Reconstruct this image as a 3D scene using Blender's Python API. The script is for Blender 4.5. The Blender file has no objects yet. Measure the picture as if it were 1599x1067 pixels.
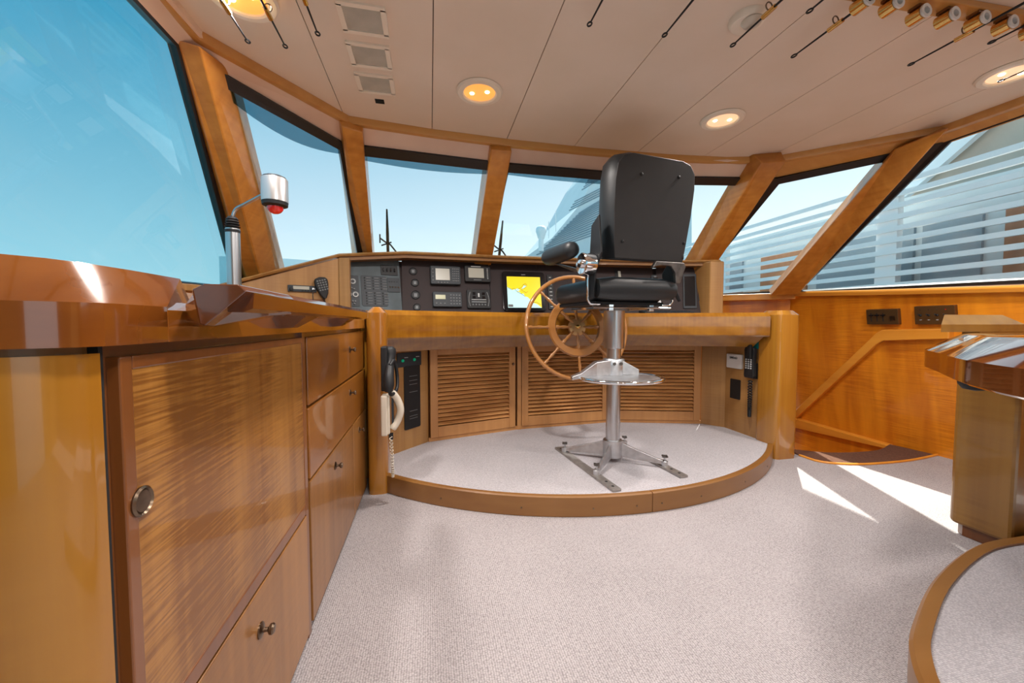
import bpy, bmesh, math, random
from mathutils import Vector as V, Matrix
random.seed(7)
SC = bpy.context.scene
COL = SC.collection
PI = math.pi
# ------------------------------------------------------------------ camera
CAM_Z = 0.9
FPX = 612.0
PITCH = math.atan((533.5-505)/FPX)
YAW = math.atan((799.5-672)/FPX*math.cos(PITCH))
cd = bpy.data.cameras.new('camera'); cam = bpy.data.objects.new('camera', cd); COL.objects.link(cam)
cd.sensor_fit = 'HORIZONTAL'; cd.sensor_width = 36.0; cd.lens = 36.0*FPX/1599.0
cd.clip_start = 0.02; cd.clip_end = 500
cam.location = (0, 0, CAM_Z); cam.rotation_euler = (PI/2-PITCH, 0, -YAW)
SC.camera = cam
SC.view_settings.view_transform = 'Standard'; SC.view_settings.look = 'None'
SC.view_settings.gamma = 1; SC.view_settings.use_curve_mapping = False
SC.view_settings.exposure = 0.0
# ------------------------------------------------------------------ sky and sun
W = bpy.data.worlds.new('sky'); SC.world = W; W.use_nodes = True
nt = W.node_tree; nt.nodes.clear()
out = nt.nodes.new('ShaderNodeOutputWorld'); bg = nt.nodes.new('ShaderNodeBackground')
tc = nt.nodes.new('ShaderNodeTexCoord'); sep = nt.nodes.new('ShaderNodeSeparateXYZ')
nt.links.new(tc.outputs['Generated'], sep.inputs[0])
rp = nt.nodes.new('ShaderNodeValToRGB'); cr = rp.color_ramp
cr.elements[0].position = 0.0; cr.elements[0].color = (.84, .90, .92, 1)
cr.elements[1].position = .62; cr.elements[1].color = (.035, .30, .47, 1)
e = cr.elements.new(.12); e.color = (.66, .77, .83, 1)
e = cr.elements.new(.32); e.color = (.40, .56, .67, 1)
# deeper blue on the port side, paler towards the sun
md = nt.nodes.new('ShaderNodeMath'); md.operation = 'MULTIPLY_ADD'; md.inputs[1].default_value = -.16; 
nt.links.new(sep.outputs[0], md.inputs[0]); nt.links.new(sep.outputs[2], md.inputs[2])
nt.links.new(md.outputs[0], rp.inputs[0]); nt.links.new(rp.outputs[0], bg.inputs[0])
bg.inputs[1].default_value = 1.5
nt.links.new(bg.outputs[0], out.inputs[0])
sl = bpy.data.lights.new('sun', 'SUN'); sun = bpy.data.objects.new('sun', sl); COL.objects.link(sun)
sl.energy = 11.0; sl.color = (1.0, .93, .82); sl.angle = math.radians(.6)
sun.rotation_euler = V((-.45, -.47, -1)).to_track_quat('-Z', 'Y').to_euler()
sun.location = (6, 6, 12)
LAMP_W = 16.5      # each ceiling downlight

def at(px, py, X=None, Y=None, z=None):
    cp, sp, cy, sy = math.cos(PITCH), math.sin(PITCH), math.cos(YAW), math.sin(YAW)
    F = V((sy*cp, cy*cp, -sp)); R = V((cy, -sy, 0)); U = R.cross(F)
    r = F*FPX+R*(px-799.5)+U*(533.5-py); O = V((0, 0, CAM_Z))
    t = X/r.x if X is not None else (Y/r.y if Y is not None else (z-CAM_Z)/r.z)
    return O+r*t
def on_plane(px, py, o, n):
    O = V((0, 0, CAM_Z)); r = at(px, py, Y=1.0)-O
    return O+r*((o-O).dot(n)/r.dot(n))
# ------------------------------------------------------------------ materials
def mat(name, col, rough=.5, metal=0, coat=0, spec=.5, emit=None, es=1):
    m = bpy.data.materials.new(name); m.use_nodes = True
    b = m.node_tree.nodes['Principled BSDF']
    b.inputs['Base Color'].default_value = (*col, 1); b.inputs['Roughness'].default_value = rough
    b.inputs['Metallic'].default_value = metal; b.inputs['Coat Weight'].default_value = coat
    b.inputs['Coat Roughness'].default_value = .04
    b.inputs['Specular IOR Level'].default_value = spec
    if emit: b.inputs['Emission Color'].default_value = (*emit, 1); b.inputs['Emission Strength'].default_value = es
    return m
def N(m, t, **k):
    n = m.node_tree.nodes.new(t)
    for a, b in k.items(): setattr(n, a, b)
    return n
def noisy(m, c2, scale=8, amt=1.0, stretch=(1, 1, 1), bump=0, bscale=None, detail=4):
    """mix the base colour with c2 by a noise; optional bump"""
    nt = m.node_tree; L = nt.links.new; b = nt.nodes['Principled BSDF']
    c1 = tuple(b.inputs['Base Color'].default_value)
    tc = N(m, 'ShaderNodeTexCoord'); mp = N(m, 'ShaderNodeMapping'); mp.inputs['Scale'].default_value = stretch
    L(tc.outputs['Object'], mp.inputs[0])
    nz = N(m, 'ShaderNodeTexNoise'); nz.inputs['Scale'].default_value = scale; nz.inputs['Detail'].default_value = detail
    L(mp.outputs[0], nz.inputs['Vector'])
    r = N(m, 'ShaderNodeMapRange'); r.inputs[1].default_value = .35; r.inputs[2].default_value = .65; r.inputs[4].default_value = amt
    L(nz.outputs[0], r.inputs[0])
    mx = N(m, 'ShaderNodeMix', data_type='RGBA'); L(r.outputs[0], mx.inputs[0])
    mx.inputs[6].default_value = c1; mx.inputs[7].default_value = (*c2, 1)
    L(mx.outputs[2], b.inputs['Base Color'])
    if bump:
        n2 = N(m, 'ShaderNodeTexNoise'); n2.inputs['Scale'].default_value = bscale or scale; L(mp.outputs[0], n2.inputs['Vector'])
        bp = N(m, 'ShaderNodeBump'); bp.inputs['Strength'].default_value = bump; bp.inputs['Distance'].default_value = .002
        L(n2.outputs[0], bp.inputs['Height']); L(bp.outputs[0], b.inputs['Normal'])
    return m
def wood(name, ca, cb, axis='Z', rough=.3, coat=.5, grain=26, fig=0, figf=75, bands=5, figrot=0, cc=None):
    """varnished timber: long grain along axis, broad colour bands across it, optional ripple figure"""
    m = mat(name, ca, rough, 0, coat); nt = m.node_tree; L = nt.links.new; b = nt.nodes['Principled BSDF']
    tc = N(m, 'ShaderNodeTexCoord')
    def nz(scale3, s=1, det=5, dist=0.0):
        mp = N(m, 'ShaderNodeMapping'); mp.inputs['Scale'].default_value = scale3
        L(tc.outputs['Object'], mp.inputs[0])
        n = N(m, 'ShaderNodeTexNoise'); n.inputs['Scale'].default_value = s; n.inputs['Detail'].default_value = det
        n.inputs['Distortion'].default_value = dist
        L(mp.outputs[0], n.inputs['Vector']); return n
    i = 'XYZ'.index(axis)
    def s3(a, al): v = [a]*3; v[i] = al; return tuple(v)
    n1 = nz(s3(grain, grain*.03), 1, 6, .3); n2 = nz(s3(bands, bands*.06), 1, 2)
    def rng(n, a, c, lo, hi):
        r = N(m, 'ShaderNodeMapRange'); r.inputs[1].default_value = a; r.inputs[2].default_value = c
        r.inputs[3].default_value = lo; r.inputs[4].default_value = hi; L(n.outputs[0], r.inputs[0]); return r
    r1 = rng(n1, .3, .7, 0, .55); r2 = rng(n2, .35, .65, 0, .45)
    ad = N(m, 'ShaderNodeMath', operation='ADD'); L(r1.outputs[0], ad.inputs[0]); L(r2.outputs[0], ad.inputs[1])
    last = ad
    if fig:
        mp = N(m, 'ShaderNodeMapping')
        mp.inputs['Rotation'].default_value = (figrot, 0, 0)
        L(tc.outputs['Object'], mp.inputs[0])
        sc = N(m, 'ShaderNodeMapping'); sc.inputs['Scale'].default_value = s3(figf*.035, figf)
        L(mp.outputs[0], sc.inputs[0])
        n3 = N(m, 'ShaderNodeTexNoise'); n3.inputs['Scale'].default_value = 1; n3.inputs['Detail'].default_value = 2
        L(sc.outputs[0], n3.inputs['Vector'])
        n4 = nz(s3(7, 2.2), 1, 2); r4 = rng(n4, .38, .62, 0.15, 1)
        r3 = rng(n3, .40, .62, 0, fig)
        mu = N(m, 'ShaderNodeMath', operation='MULTIPLY'); L(r3.outputs[0], mu.inputs[0]); L(r4.outputs[0], mu.inputs[1])
        a2 = N(m, 'ShaderNodeMath', operation='ADD'); L(ad.outputs[0], a2.inputs[0]); L(mu.outputs[0], a2.inputs[1]); last = a2
    mx = N(m, 'ShaderNodeMix', data_type='RGBA'); mx.clamp_factor = True
    L(last.outputs[0], mx.inputs[0]); mx.inputs[6].default_value = (*ca, 1); mx.inputs[7].default_value = (*cb, 1)
    L(mx.outputs[2], b.inputs['Base Color'])
    return m
def carpet(name, ca, cb):
    m = mat(name, ca, .95, spec=.1); nt = m.node_tree; L = nt.links.new; b = nt.nodes['Principled BSDF']
    tc = N(m, 'ShaderNodeTexCoord')
    mp = N(m, 'ShaderNodeMapping'); mp.inputs['Scale'].default_value = (150, 230, 150); L(tc.outputs['Object'], mp.inputs[0])
    vo = N(m, 'ShaderNodeTexVoronoi'); vo.inputs['Scale'].default_value = 1; vo.inputs['Randomness'].default_value = .35
    L(mp.outputs[0], vo.inputs['Vector'])
    nz = N(m, 'ShaderNodeTexNoise'); nz.inputs['Scale'].default_value = 90; L(tc.outputs['Object'], nz.inputs['Vector'])
    n2 = N(m, 'ShaderNodeTexNoise'); n2.inputs['Scale'].default_value = 2.5; L(tc.outputs['Object'], n2.inputs['Vector'])
    r = N(m, 'ShaderNodeMapRange'); r.inputs[1].default_value = .15; r.inputs[2].default_value = .75; L(vo.outputs['Distance'], r.inputs[0])
    a = N(m, 'ShaderNodeMath', operation='MULTIPLY_ADD'); L(nz.outputs[0], a.inputs[0]); a.inputs[1].default_value = .22; L(r.outputs[0], a.inputs[2])
    a3 = N(m, 'ShaderNodeMath', operation='MULTIPLY_ADD'); L(n2.outputs[0], a3.inputs[0]); a3.inputs[1].default_value = .3; L(a.outputs[0], a3.inputs[2])
    s = N(m, 'ShaderNodeMath', operation='SUBTRACT'); L(a3.outputs[0], s.inputs[0]); s.inputs[1].default_value = .22
    mx = N(m, 'ShaderNodeMix', data_type='RGBA'); mx.clamp_factor = True; L(s.outputs[0], mx.inputs[0])
    mx.inputs[6].default_value = (*ca, 1); mx.inputs[7].default_value = (*cb, 1); L(mx.outputs[2], b.inputs['Base Color'])
    bp = N(m, 'ShaderNodeBump'); bp.inputs['Strength'].default_value = .6; bp.inputs['Distance'].default_value = .004; bp.invert = True
    L(vo.outputs['Distance'], bp.inputs['Height']); L(bp.outputs[0], b.inputs['Normal'])
    return m
def glass(name, tint, fres=.03):
    m = bpy.data.materials.new(name); m.use_nodes = True; nt = m.node_tree; nt.nodes.clear(); L = nt.links.new
    o = N(m, 'ShaderNodeOutputMaterial'); t = N(m, 'ShaderNodeBsdfTransparent'); t.inputs[0].default_value = (*tint, 1)
    g = N(m, 'ShaderNodeBsdfGlossy'); g.inputs['Roughness'].default_value = .01
    lw = N(m, 'ShaderNodeLayerWeight'); lw.inputs[0].default_value = .5
    pw = N(m, 'ShaderNodeMath', operation='POWER'); L(lw.outputs['Facing'], pw.inputs[0]); pw.inputs[1].default_value = 5
    f = N(m, 'ShaderNodeMath', operation='MULTIPLY_ADD'); L(pw.outputs[0], f.inputs[0]); f.inputs[1].default_value = .9; f.inputs[2].default_value = fres
    x = N(m, 'ShaderNodeMixShader'); L(f.outputs[0], x.inputs[0]); L(t.outputs[0], x.inputs[1]); L(g.outputs[0], x.inputs[2]); L(x.outputs[0], o.inputs[0])
    return m
M = {}
M['honey'] = wood('honey_varnished_teak', (.37, .165, .014), (.21, .075, .005), 'X', .14, 1.0, 20, .25, 60)
M['honey_z'] = wood('honey_varnished_post', (.46, .21, .025), (.27, .09, .010), 'Z', .18, 1.0, 22)
M['curved'] = wood('golden_curved_panel', (.46, .225, .022), (.26, .10, .008), 'Z', .22, .8, 16, .15, 40)
M['figured'] = wood('figured_teak_veneer', (.44, .205, .040), (.18, .064, .008), 'Z', .35, .35, 22, .6, 230, 7, 0)
M['drawer'] = wood('drawer_teak', (.34, .13, .018), (.18, .055, .006), 'Y', .3, .5, 18)
M['lower'] = wood('lower_door_teak', (.38, .17, .042), (.20, .08, .016), 'Z', .35, .3, 24, .2, 90)
M['brown'] = wood('red_brown_trim', (.22, .075, .016), (.12, .035, .008), 'Z', .3, .5, 24)
M['brown_y'] = wood('red_brown_trim_long', (.22, .075, .016), (.12, .035, .008), 'Y', .3, .5, 24)
M['rail'] = wood('dark_gloss_rail', (.17, .045, .009), (.085, .02, .005), 'Y', .12, 1.0, 24)
M['counter'] = wood('gloss_counter_edge', (.36, .13, .016), (.18, .05, .007), 'Y', .12, 1.0, 14)
M['coam'] = wood('brown_gloss_coaming', (.27, .085, .012), (.13, .034, .005), 'Y', .12, 1.0, 14)
M['louver'] = wood('louver_teak', (.74, .39, .145), (.44, .19, .06), 'X', .45, .1, 20, 0, 60, 14)
M['louver_z'] = wood('louver_frame_teak', (.56, .28, .10), (.42, .19, .062), 'Z', .45, .1, 30)
M['light_teak'] = wood('pale_teak_panel', (.46, .25, .085), (.30, .14, .040), 'Z', .4, .2, 30, .15, 110)
M['pillar'] = wood('window_pillar_teak', (.68, .30, .055), (.47, .17, .024), 'Z', .35, .4, 20, .3, 60)
M['mould'] = wood('ceiling_moulding', (.68, .36, .11), (.50, .22, .05), 'X', .35, .4, 16)
M['wallr'] = wood('orange_figured_wall', (.84, .31, .016), (.52, .14, .006), 'Z', .3, .4, 12, .45, 150, 5)
M['sill'] = wood('orange_sill', (.82, .36, .045), (.62, .22, .02), 'Y', .3, .5, 12)
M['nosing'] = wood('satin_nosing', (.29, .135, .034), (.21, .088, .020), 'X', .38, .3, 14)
M['wheelw'] = wood('wheel_teak', (.44, .19, .050), (.32, .125, .03), 'X', .3, .5, 30)
M['tablew'] = wood('table_gloss', (.13, .036, .008), (.075, .018, .004), 'Y', .07, 1.0, 14)
M['pedw'] = wood('pedestal_wood', (.36, .19, .040), (.21, .095, .018), 'Z', .3, .4, 14, .2, 70)
M['darkmat'] = noisy(mat('brown_step_mat', (.15, .075, .05), .9, spec=.1), (.10, .05, .035), 120, bump=.6)
M['carpet'] = carpet('woven_carpet', (.54, .505, .515), (.22, .20, .205))
M['carpet2'] = carpet('woven_carpet_platform', (.62, .595, .62), (.35, .335, .355))
M['ceil'] = noisy(mat('ceiling_vinyl', (.82, .71, .60), .55, spec=.3), (.78, .67, .55), 3)
M['seam'] = mat('seam_dark', (.16, .11, .08), .8)
M['header'] = noisy(mat('header_panel', (.78, .60, .48), .5), (.72, .52, .40), 4)
M['gasket'] = mat('black_gasket', (.012, .013, .016), .35)
M['glass'] = glass('window_glass', (.95, .985, .985)); M['glass_l'] = glass('port_window_glass', (.64, .86, .90), .06)
M['glass_d'] = glass('dark_sun_band', (.42, .55, .60)); M['black'] = mat('black_plastic', (.013, .014, .016), .5, spec=.35); M['blackg'] = mat('black_gloss', (.008, .008, .010), .12)
M['panel'] = noisy(mat('dark_instrument_panel', (.040, .026, .026), .6, spec=.25), (.035, .026, .027), 5)
M['greyp'] = noisy(mat('slate_panel', (.10, .13, .15), .55, spec=.3), (.07, .09, .10), 6)
M['ledgrey'] = mat('dark_grey_plastic', (.030, .037, .045), .5, spec=.35)
M['vinyl'] = noisy(mat('black_vinyl', (.016, .019, .022), .45, spec=.4), (.017, .019, .021), 40, bump=.25, bscale=350)
M['backb'] = noisy(mat('charcoal_backboard', (.030, .028, .028), .55, spec=.35), (.025, .024, .025), 9)
M['steel'] = noisy(mat('brushed_aluminium', (.62, .63, .65), .28, 1), (.50, .51, .53), 20, stretch=(1, 1, .05))
M['cast'] = noisy(mat('cast_aluminium', (.66, .67, .69), .38, 1), (.55, .56, .58), 30, bump=.2, bscale=120)
M['chrome'] = mat('chrome', (.85, .86, .88), .08, 1)
M['darkmetal'] = noisy(mat('weathered_metal', (.20, .19, .18), .42, .9), (.12, .115, .11), 30)
M['railmetal'] = noisy(mat('floor_rail_steel', (.40, .375, .35), .42, .7), (.30, .28, .265), 30); M['brass'] = mat('polished_brass', (.78, .50, .17), .16, 1); M['copper'] = mat('satin_copper_brass', (.62, .36, .16), .42, .85); M['bronze'] = noisy(mat('aged_bronze', (.23, .17, .12), .3, 1), (.14, .10, .07), 40)
M['white'] = mat('white_plastic', (.72, .71, .69), .35); M['cream'] = mat('cream_plastic', (.66, .60, .50), .38)
M['trimw'] = mat('cream_lamp_trim', (.86, .78, .66), .4); M['ventg'] = noisy(mat('grey_vent_cloth', (.52, .50, .43), .8), (.44, .43, .37), 12, bump=.4, bscale=300)
M['bulb'] = mat('bulb_glow', (1, .8, .5), .5, emit=(1, .78, .42), es=14)
M['lens'] = mat('amber_lamp_lens', (.9, .45, .12), .3, emit=(1.0, .40, .08), es=.85)
M['lensw'] = mat('pale_lamp_lens', (.9, .6, .4), .3, emit=(1.0, .62, .36), es=.8)
M['red'] = mat('red_lens', (.75, .01, .015), .15, coat=1)
M['alu'] = mat('satin_silver', (.60, .60, .60), .3, .8); M['lcd'] = mat('grey_lcd', (.24, .235, .20), .3, emit=(.45, .40, .32), es=.35)
M['lcdy'] = mat('yellow_lcd', (.30, .30, .17), .3, emit=(.45, .45, .2), es=.25)
M['sea'] = mat('chart_water', (.3, .5, .5), .4, emit=(.50, .72, .70), es=.8); M['land'] = mat('chart_land', (.6, .5, 0), .4, emit=(.80, .60, .0), es=.7)
M['ink'] = mat('chart_ink', (.02, .03, .03), .4); M['key'] = mat('pale_print', (.5, .52, .53), .5); M['green'] = mat('green_lamp', (.0, .25, .12), .4, emit=(0, .5, .25), es=.25)
M['grey'] = mat('grey_button', (.16, .17, .18), .5); M['teal'] = mat('teal_sticker', (.0, .28, .30), .5)
M['switchp'] = mat('bronze_switch_plate', (.15, .085, .035), .35, .7)
M['hull'] = mat('neighbour_white_paint', (.92, .93, .94), .3); M['hullg'] = noisy(mat('neighbour_blue_grey', (.66, .74, .78), .5), (.60, .69, .73), 1.5)
M['wind'] = mat('neighbour_dark_window', (.26, .34, .40), .15); M['teakd'] = wood('neighbour_teak', (.50, .24, .12), (.36, .15, .07), 'Z', .5, .1, 6)
M['tan'] = noisy(mat('neighbour_awning_tan', (.62, .52, .43), .8), (.55, .45, .37), 2)
M['water'] = noisy(mat('harbour_water', (.10, .22, .26), .12), (.08, .18, .22), .8, bump=.5, bscale=2)
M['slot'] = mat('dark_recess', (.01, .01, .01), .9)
# ------------------------------------------------------------------ mesh helpers
class Fr:
    """a local frame: u right, v up, w out of the surface"""
    def __init__(s, o, u, v):
        s.o = V(o); s.u = V(u).normalized(); w = s.u.cross(V(v)).normalized(); s.w = w; s.v = w.cross(s.u)
    def p(s, a, b, c=0): return s.o+s.u*a+s.v*b+s.w*c
    def uv(s, px, py, off=0):
        q = on_plane(px, py, s.o+s.w*off, s.w)-s.o; return q.dot(s.u), q.dot(s.v)
WORLD = Fr((0, 0, 0), (1, 0, 0), (0, 1, 0))
class MB:
    def __init__(s): s.v = []; s.f = []; s.m = []; s.mi = 0
    def add(s, vs, fs):
        n = len(s.v); s.v += [V(a) for a in vs]; s.f += [tuple(i+n for i in f) for f in fs]; s.m += [s.mi]*len(fs); return s
    def box(s, c, d, fr=WORLD):
        x, y, z = c; a, b, e = d[0]/2, d[1]/2, d[2]/2
        vs = [fr.p(x+i*a, y+j*b, z+k*e) for k in (-1, 1) for j in (-1, 1) for i in (-1, 1)]
        return s.add(vs, [(0, 2, 3, 1), (4, 5, 7, 6), (0, 1, 5, 4), (2, 6, 7, 3), (0, 4, 6, 2), (1, 3, 7, 5)])
    def prism(s, pts, off):
        n = len(pts); off = V(off); a = [V(p) for p in pts]; b = [p+off for p in a]
        return s.add(a+b, [tuple(range(n))[::-1], tuple(range(n, 2*n))]+[(i, (i+1) % n, n+(i+1) % n, n+i) for i in range(n)])
    def poly(s, pts): return s.add(pts, [tuple(range(len(pts)))])
    def loft(s, rings, cap=True, closed=True):
        n = len(rings[0]); vs = [p for r in rings for p in r]; fs = []
        for k in range(len(rings)-1):
            for i in range(n if closed else n-1):
                j = (i+1) % n; fs.append((k*n+i, k*n+j, (k+1)*n+j, (k+1)*n+i))
        if cap: fs += [tuple(range(n))[::-1], tuple(range((len(rings)-1)*n, len(rings)*n))]
        return s.add(vs, fs)
    def tube(s, path, r, n=10, closed=False):
        P = [V(p) for p in path]; m = len(P); rings = []; up = None
        for i in range(m):
            if closed: t = (P[(i+1) % m]-P[i-1]).normalized()
            else: t = (P[min(i+1, m-1)]-P[max(i-1, 0)]).normalized()
            if up is None: up = V((0, 0, 1)) if abs(t.z) < .9 else V((1, 0, 0))
            a = t.cross(up).normalized(); up = a.cross(t).normalized()
            rr = r[i] if isinstance(r, (list, tuple)) else r
            rings.append([P[i]+a*rr*math.cos(q)+up*rr*math.sin(q) for q in [2*PI*k/n for k in range(n)]])
        if closed: rings.append(rings[0]); return s.loft(rings, False)
        return s.loft(rings)
    def lathe(s, prof, o=(0, 0, 0), ax=(0, 0, 1), n=24, sc=(1, 1)):
        ax = V(ax).normalized(); a = ax.orthogonal().normalized() if abs(ax.z) < .999 else V((1, 0, 0)); b = ax.cross(a); o = V(o)
        return s.loft([[o+ax*h+a*r*sc[0]*math.cos(q)+b*r*sc[1]*math.sin(q) for q in [2*PI*k/n for k in range(n)]] for r, h in prof])
    def flat(s, fr, pts, w0, w1): return s.prism([fr.p(a, b, w0) for a, b in pts], fr.w*(w1-w0))
    def build(s, name, m, parent=None, bevel=0, smooth=None, seg=2, sub=0):
        me = bpy.data.meshes.new(name); o = bpy.data.objects.new(name, me); COL.objects.link(o)
        base = V((0, 0, 0))
        if parent is not None:
            o.parent = parent; q = parent
            while q: base += q.location; q = q.parent
        me.from_pydata([tuple(p-base) for p in s.v], [], s.f)
        for mm in (m if isinstance(m, (list, tuple)) else [m]): me.materials.append(M[mm])
        if len(me.materials) > 1: me.polygons.foreach_set('material_index', s.m)
        bm = bmesh.new(); bm.from_mesh(me); bmesh.ops.recalc_face_normals(bm, faces=bm.faces); bm.to_mesh(me); bm.free()
        if smooth:
            me.polygons.foreach_set('use_smooth', [True]*len(me.polygons)); me.set_sharp_from_angle(angle=math.radians(smooth))
        if bevel:
            b = o.modifiers.new('bevel', 'BEVEL'); b.width = bevel; b.segments = seg; b.limit_method = 'ANGLE'; b.angle_limit = math.radians(32)
        if sub:
            b = o.modifiers.new('sub', 'SUBSURF'); b.levels = sub; b.render_levels = sub
        me.update(); return o
def tag(o, label, cat, group=None):
    o['label'] = label; o['category'] = cat
    if group: o['group'] = group
    return o
def thing(name, label, cat, loc=(0, 0, 0), group=None):
    o = bpy.data.objects.new(name, None); COL.objects.link(o); o.location = loc; o.empty_display_size = .05
    return tag(o, label, cat, group)
def struct(o): o['kind'] = 'structure'; return o
def dup(o, parent=None, loc=None, label=None):
    c = o.copy(); COL.objects.link(c)
    if parent is not None: c.parent = parent
    if loc is not None: c.location = loc
    if label: c['label'] = label
    for ch in list(o.children): dup(ch, c)
    return c
def rrect(w, h, r, n=5, cx=0, cy=0):
    P = []
    for sx, sy, a0 in ((1, 1, 0), (-1, 1, 90), (-1, -1, 180), (1, -1, 270)):
        for k in range(n+1):
            a = math.radians(a0+90*k/n); P.append((cx+sx*(w/2-r)+r*math.cos(a), cy+sy*(h/2-r)+r*math.sin(a)))
    return P
def spline(pts, n=8):
    P = [V(p) for p in pts]; P = [P[0]*2-P[1]]+P+[P[-1]*2-P[-2]]; o = []
    for i in range(1, len(P)-2):
        for k in range(n):
            t = k/n; a, b, c, d = P[i-1:i+3]
            o.append(.5*((2*b)+(c-a)*t+(2*a-5*b+4*c-d)*t*t+(3*b-a-3*c+d)*t**3))
    return o+[P[-2]]

# ================================================================== THE ROOM
CX = .98
ZC = 1.98
# ---- floor
flo = MB()
edge = [(3.40, 1.99), (3.15, 1.955), (2.95, 1.94), (2.80, 1.942), (2.66, 1.955), (2.55, 1.98), (2.47, 2.03), (2.45, 2.17), (2.45, 2.4), (-.5, 2.4), (-.5, -2.2), (3.40, -2.2)]
flo.prism([(x, y, -.04) for x, y in edge], (0, 0, .04)); struct(flo.build('floor', 'carpet'))
# ---- ceiling: plates with narrow joints, and the structure above
ceil = MB()
seams = [-.43, .02, .45, .87, 1.29, 1.74, 2.16, 2.52]
CR_ = [(-.90, 1.60), (-.83, 1.70), (-.41, 2.23), (.02, 2.285), (.45, 2.315), (.98, 2.325), (1.5, 2.31), (1.9, 2.27), (2.2, 2.19), (2.76, 1.68), (2.83, 1.60), (2.95, 1.5)]
def fy(x):
    for (a, p), (b, q) in zip(CR_[:-1], CR_[1:]):
        if a <= x <= b: return p+(q-p)*(x-a)/(b-a)+.004
    return 1.58
xs = [-.92]+seams+[2.88]
for a, b in zip(xs[:-1], xs[1:]):
    g = .0018
    mids = [q for q in [c[0] for c in CR_] if a+g < q < b-g][::-1]
    ceil.prism([(a+g, -2.2, ZC), (b-g, -2.2, ZC), (b-g, fy(b-g), ZC)]+[(q, fy(q), ZC) for q in mids]+[(a+g, fy(a+g), ZC)], (0, 0, .02))
ceil.mi = 1
ceil.prism([(-1.0, -2.2, ZC+.012), (2.96, -2.2, ZC+.012), (2.96, 1.6, ZC+.012), (2.3, 2.25, ZC+.012), (CX, 2.36, ZC+.012), (-.4, 2.25, ZC+.012), (-1.0, 1.6, ZC+.012)], (0, 0, .1))
struct(ceil.build('ceiling', ['ceil', 'seam']))
# ---- ceiling edge moulding
crown = [(-.90, -2.2), (-.875, 0.6), (-.83, 1.70), (-.41, 2.23), (.02, 2.285), (.45, 2.315), (.98, 2.325), (1.5, 2.31), (1.9, 2.27), (2.2, 2.19), (2.76, 1.68), (2.83, .6), (2.86, -2.2)]
def off2(pl, d):
    o = []
    for i, p in enumerate(pl):
        a = V(pl[max(i-1, 0)]); b = V(pl[min(i+1, len(pl)-1)]); t = (b-a).normalized(); n = V((-t.y, t.x))
        k = 1.0
        if 0 < i < len(pl)-1:
            t1 = (V(p)-a).normalized(); k = 1/max(.5, t.dot(t1))
        o.append((p[0]+n.x*d*k, p[1]+n.y*d*k))
    return o
def band(path, prof):
    """sweep a profile [(offset, z)] along a plan polyline; positive offset = left of travel"""
    L = [off2(path, d) for d, z in prof]
    return [[V((L[k][i][0], L[k][i][1], prof[k][1])) for k in range(len(prof))] for i in range(len(path))]
mo = MB(); mo.loft(band(crown, [(-.008, ZC+.005), (-.012, ZC-.012), (-.006, ZC-.036), (.012, ZC-.040), (.03, ZC-.036), (.03, ZC+.005)]))
struct(mo.build('trim_1', 'mould', smooth=40))
# ---- windows.  top and bottom polylines of the glass, port to starboard
ZT, ZB = 1.885, 1.15
T = [V((-.945, -2.2, 1.925)), V((-.90, 1.72, 1.925)), V((-.45, 2.33, ZT)), V((.44, 2.41, ZT)), V((1.54, 2.41, ZT)), V((2.30, 2.28, ZT)), V((2.86, 1.72, 1.935)), V((2.92, -2.2, 1.935))]
B = [V((-1.26, -2.2, .90)), V((-1.235, 2.95, 1.12)), V((-.52, 3.60, ZB)), V((.42, 3.72, ZB)), V((1.54, 3.72, ZB)), V((2.50, 3.60, ZB)), V((3.19, 2.95, 1.17)), V((3.21, -2.2, 1.00))]
for i in range(7):
    w = MB(); a, b, c, d = T[i], T[i+1], B[i+1], B[i]
    n = (b-a).cross(d-a).normalized()
    if n.y < 0 and i not in (0, 6): n = -n
    if i == 0 and n.x > 0: n = -n
    if i == 6 and n.x < 0: n = -n
    w.prism([a, b, c, d], n*.006)
    o = struct(w.build('window_%d' % (i+1), 'glass_l' if i == 0 else 'glass'))
    g = MB()
    def strip(p, q, r, s, wd):      # edge p-q, with inner direction towards s-r
        di = ((s-p).normalized()); dj = ((r-q).normalized())
        g.prism([p-n*.012, q-n*.012, q+dj*wd-n*.012, p+di*wd-n*.012], n*.03)
    tw = .028 if i in (0, 6) else .062
    strip(a, b, c, d, tw); strip(b, c, d, a, .05); strip(c, d, a, b, .03); strip(d, a, b, c, .05)
    g.build('gasket', 'gasket', o)
    if i in (1, 2, 3):
        tbm = MB(); dl, dr_, mid_ = {1: (.05, .07, .16), 2: (.085, .085, .115), 3: (.08, .08, .10)}[i]; up_ = []; dn_ = []
        for k in range(17):
            q = k/16; top = a+(b-a)*q; dirv = ((d-a)*(1-q)+(c-b)*q).normalized(); dep = dl+(dr_-dl)*q+(mid_-(dl+dr_)/2)*math.sin(PI*q)
            up_.append(top-n*.004); dn_.append(top+dirv*dep-n*.004)
        tbm.prism(up_+dn_[::-1], -n*.003); tbm.build('sun_band', 'glass_d', o)
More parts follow.
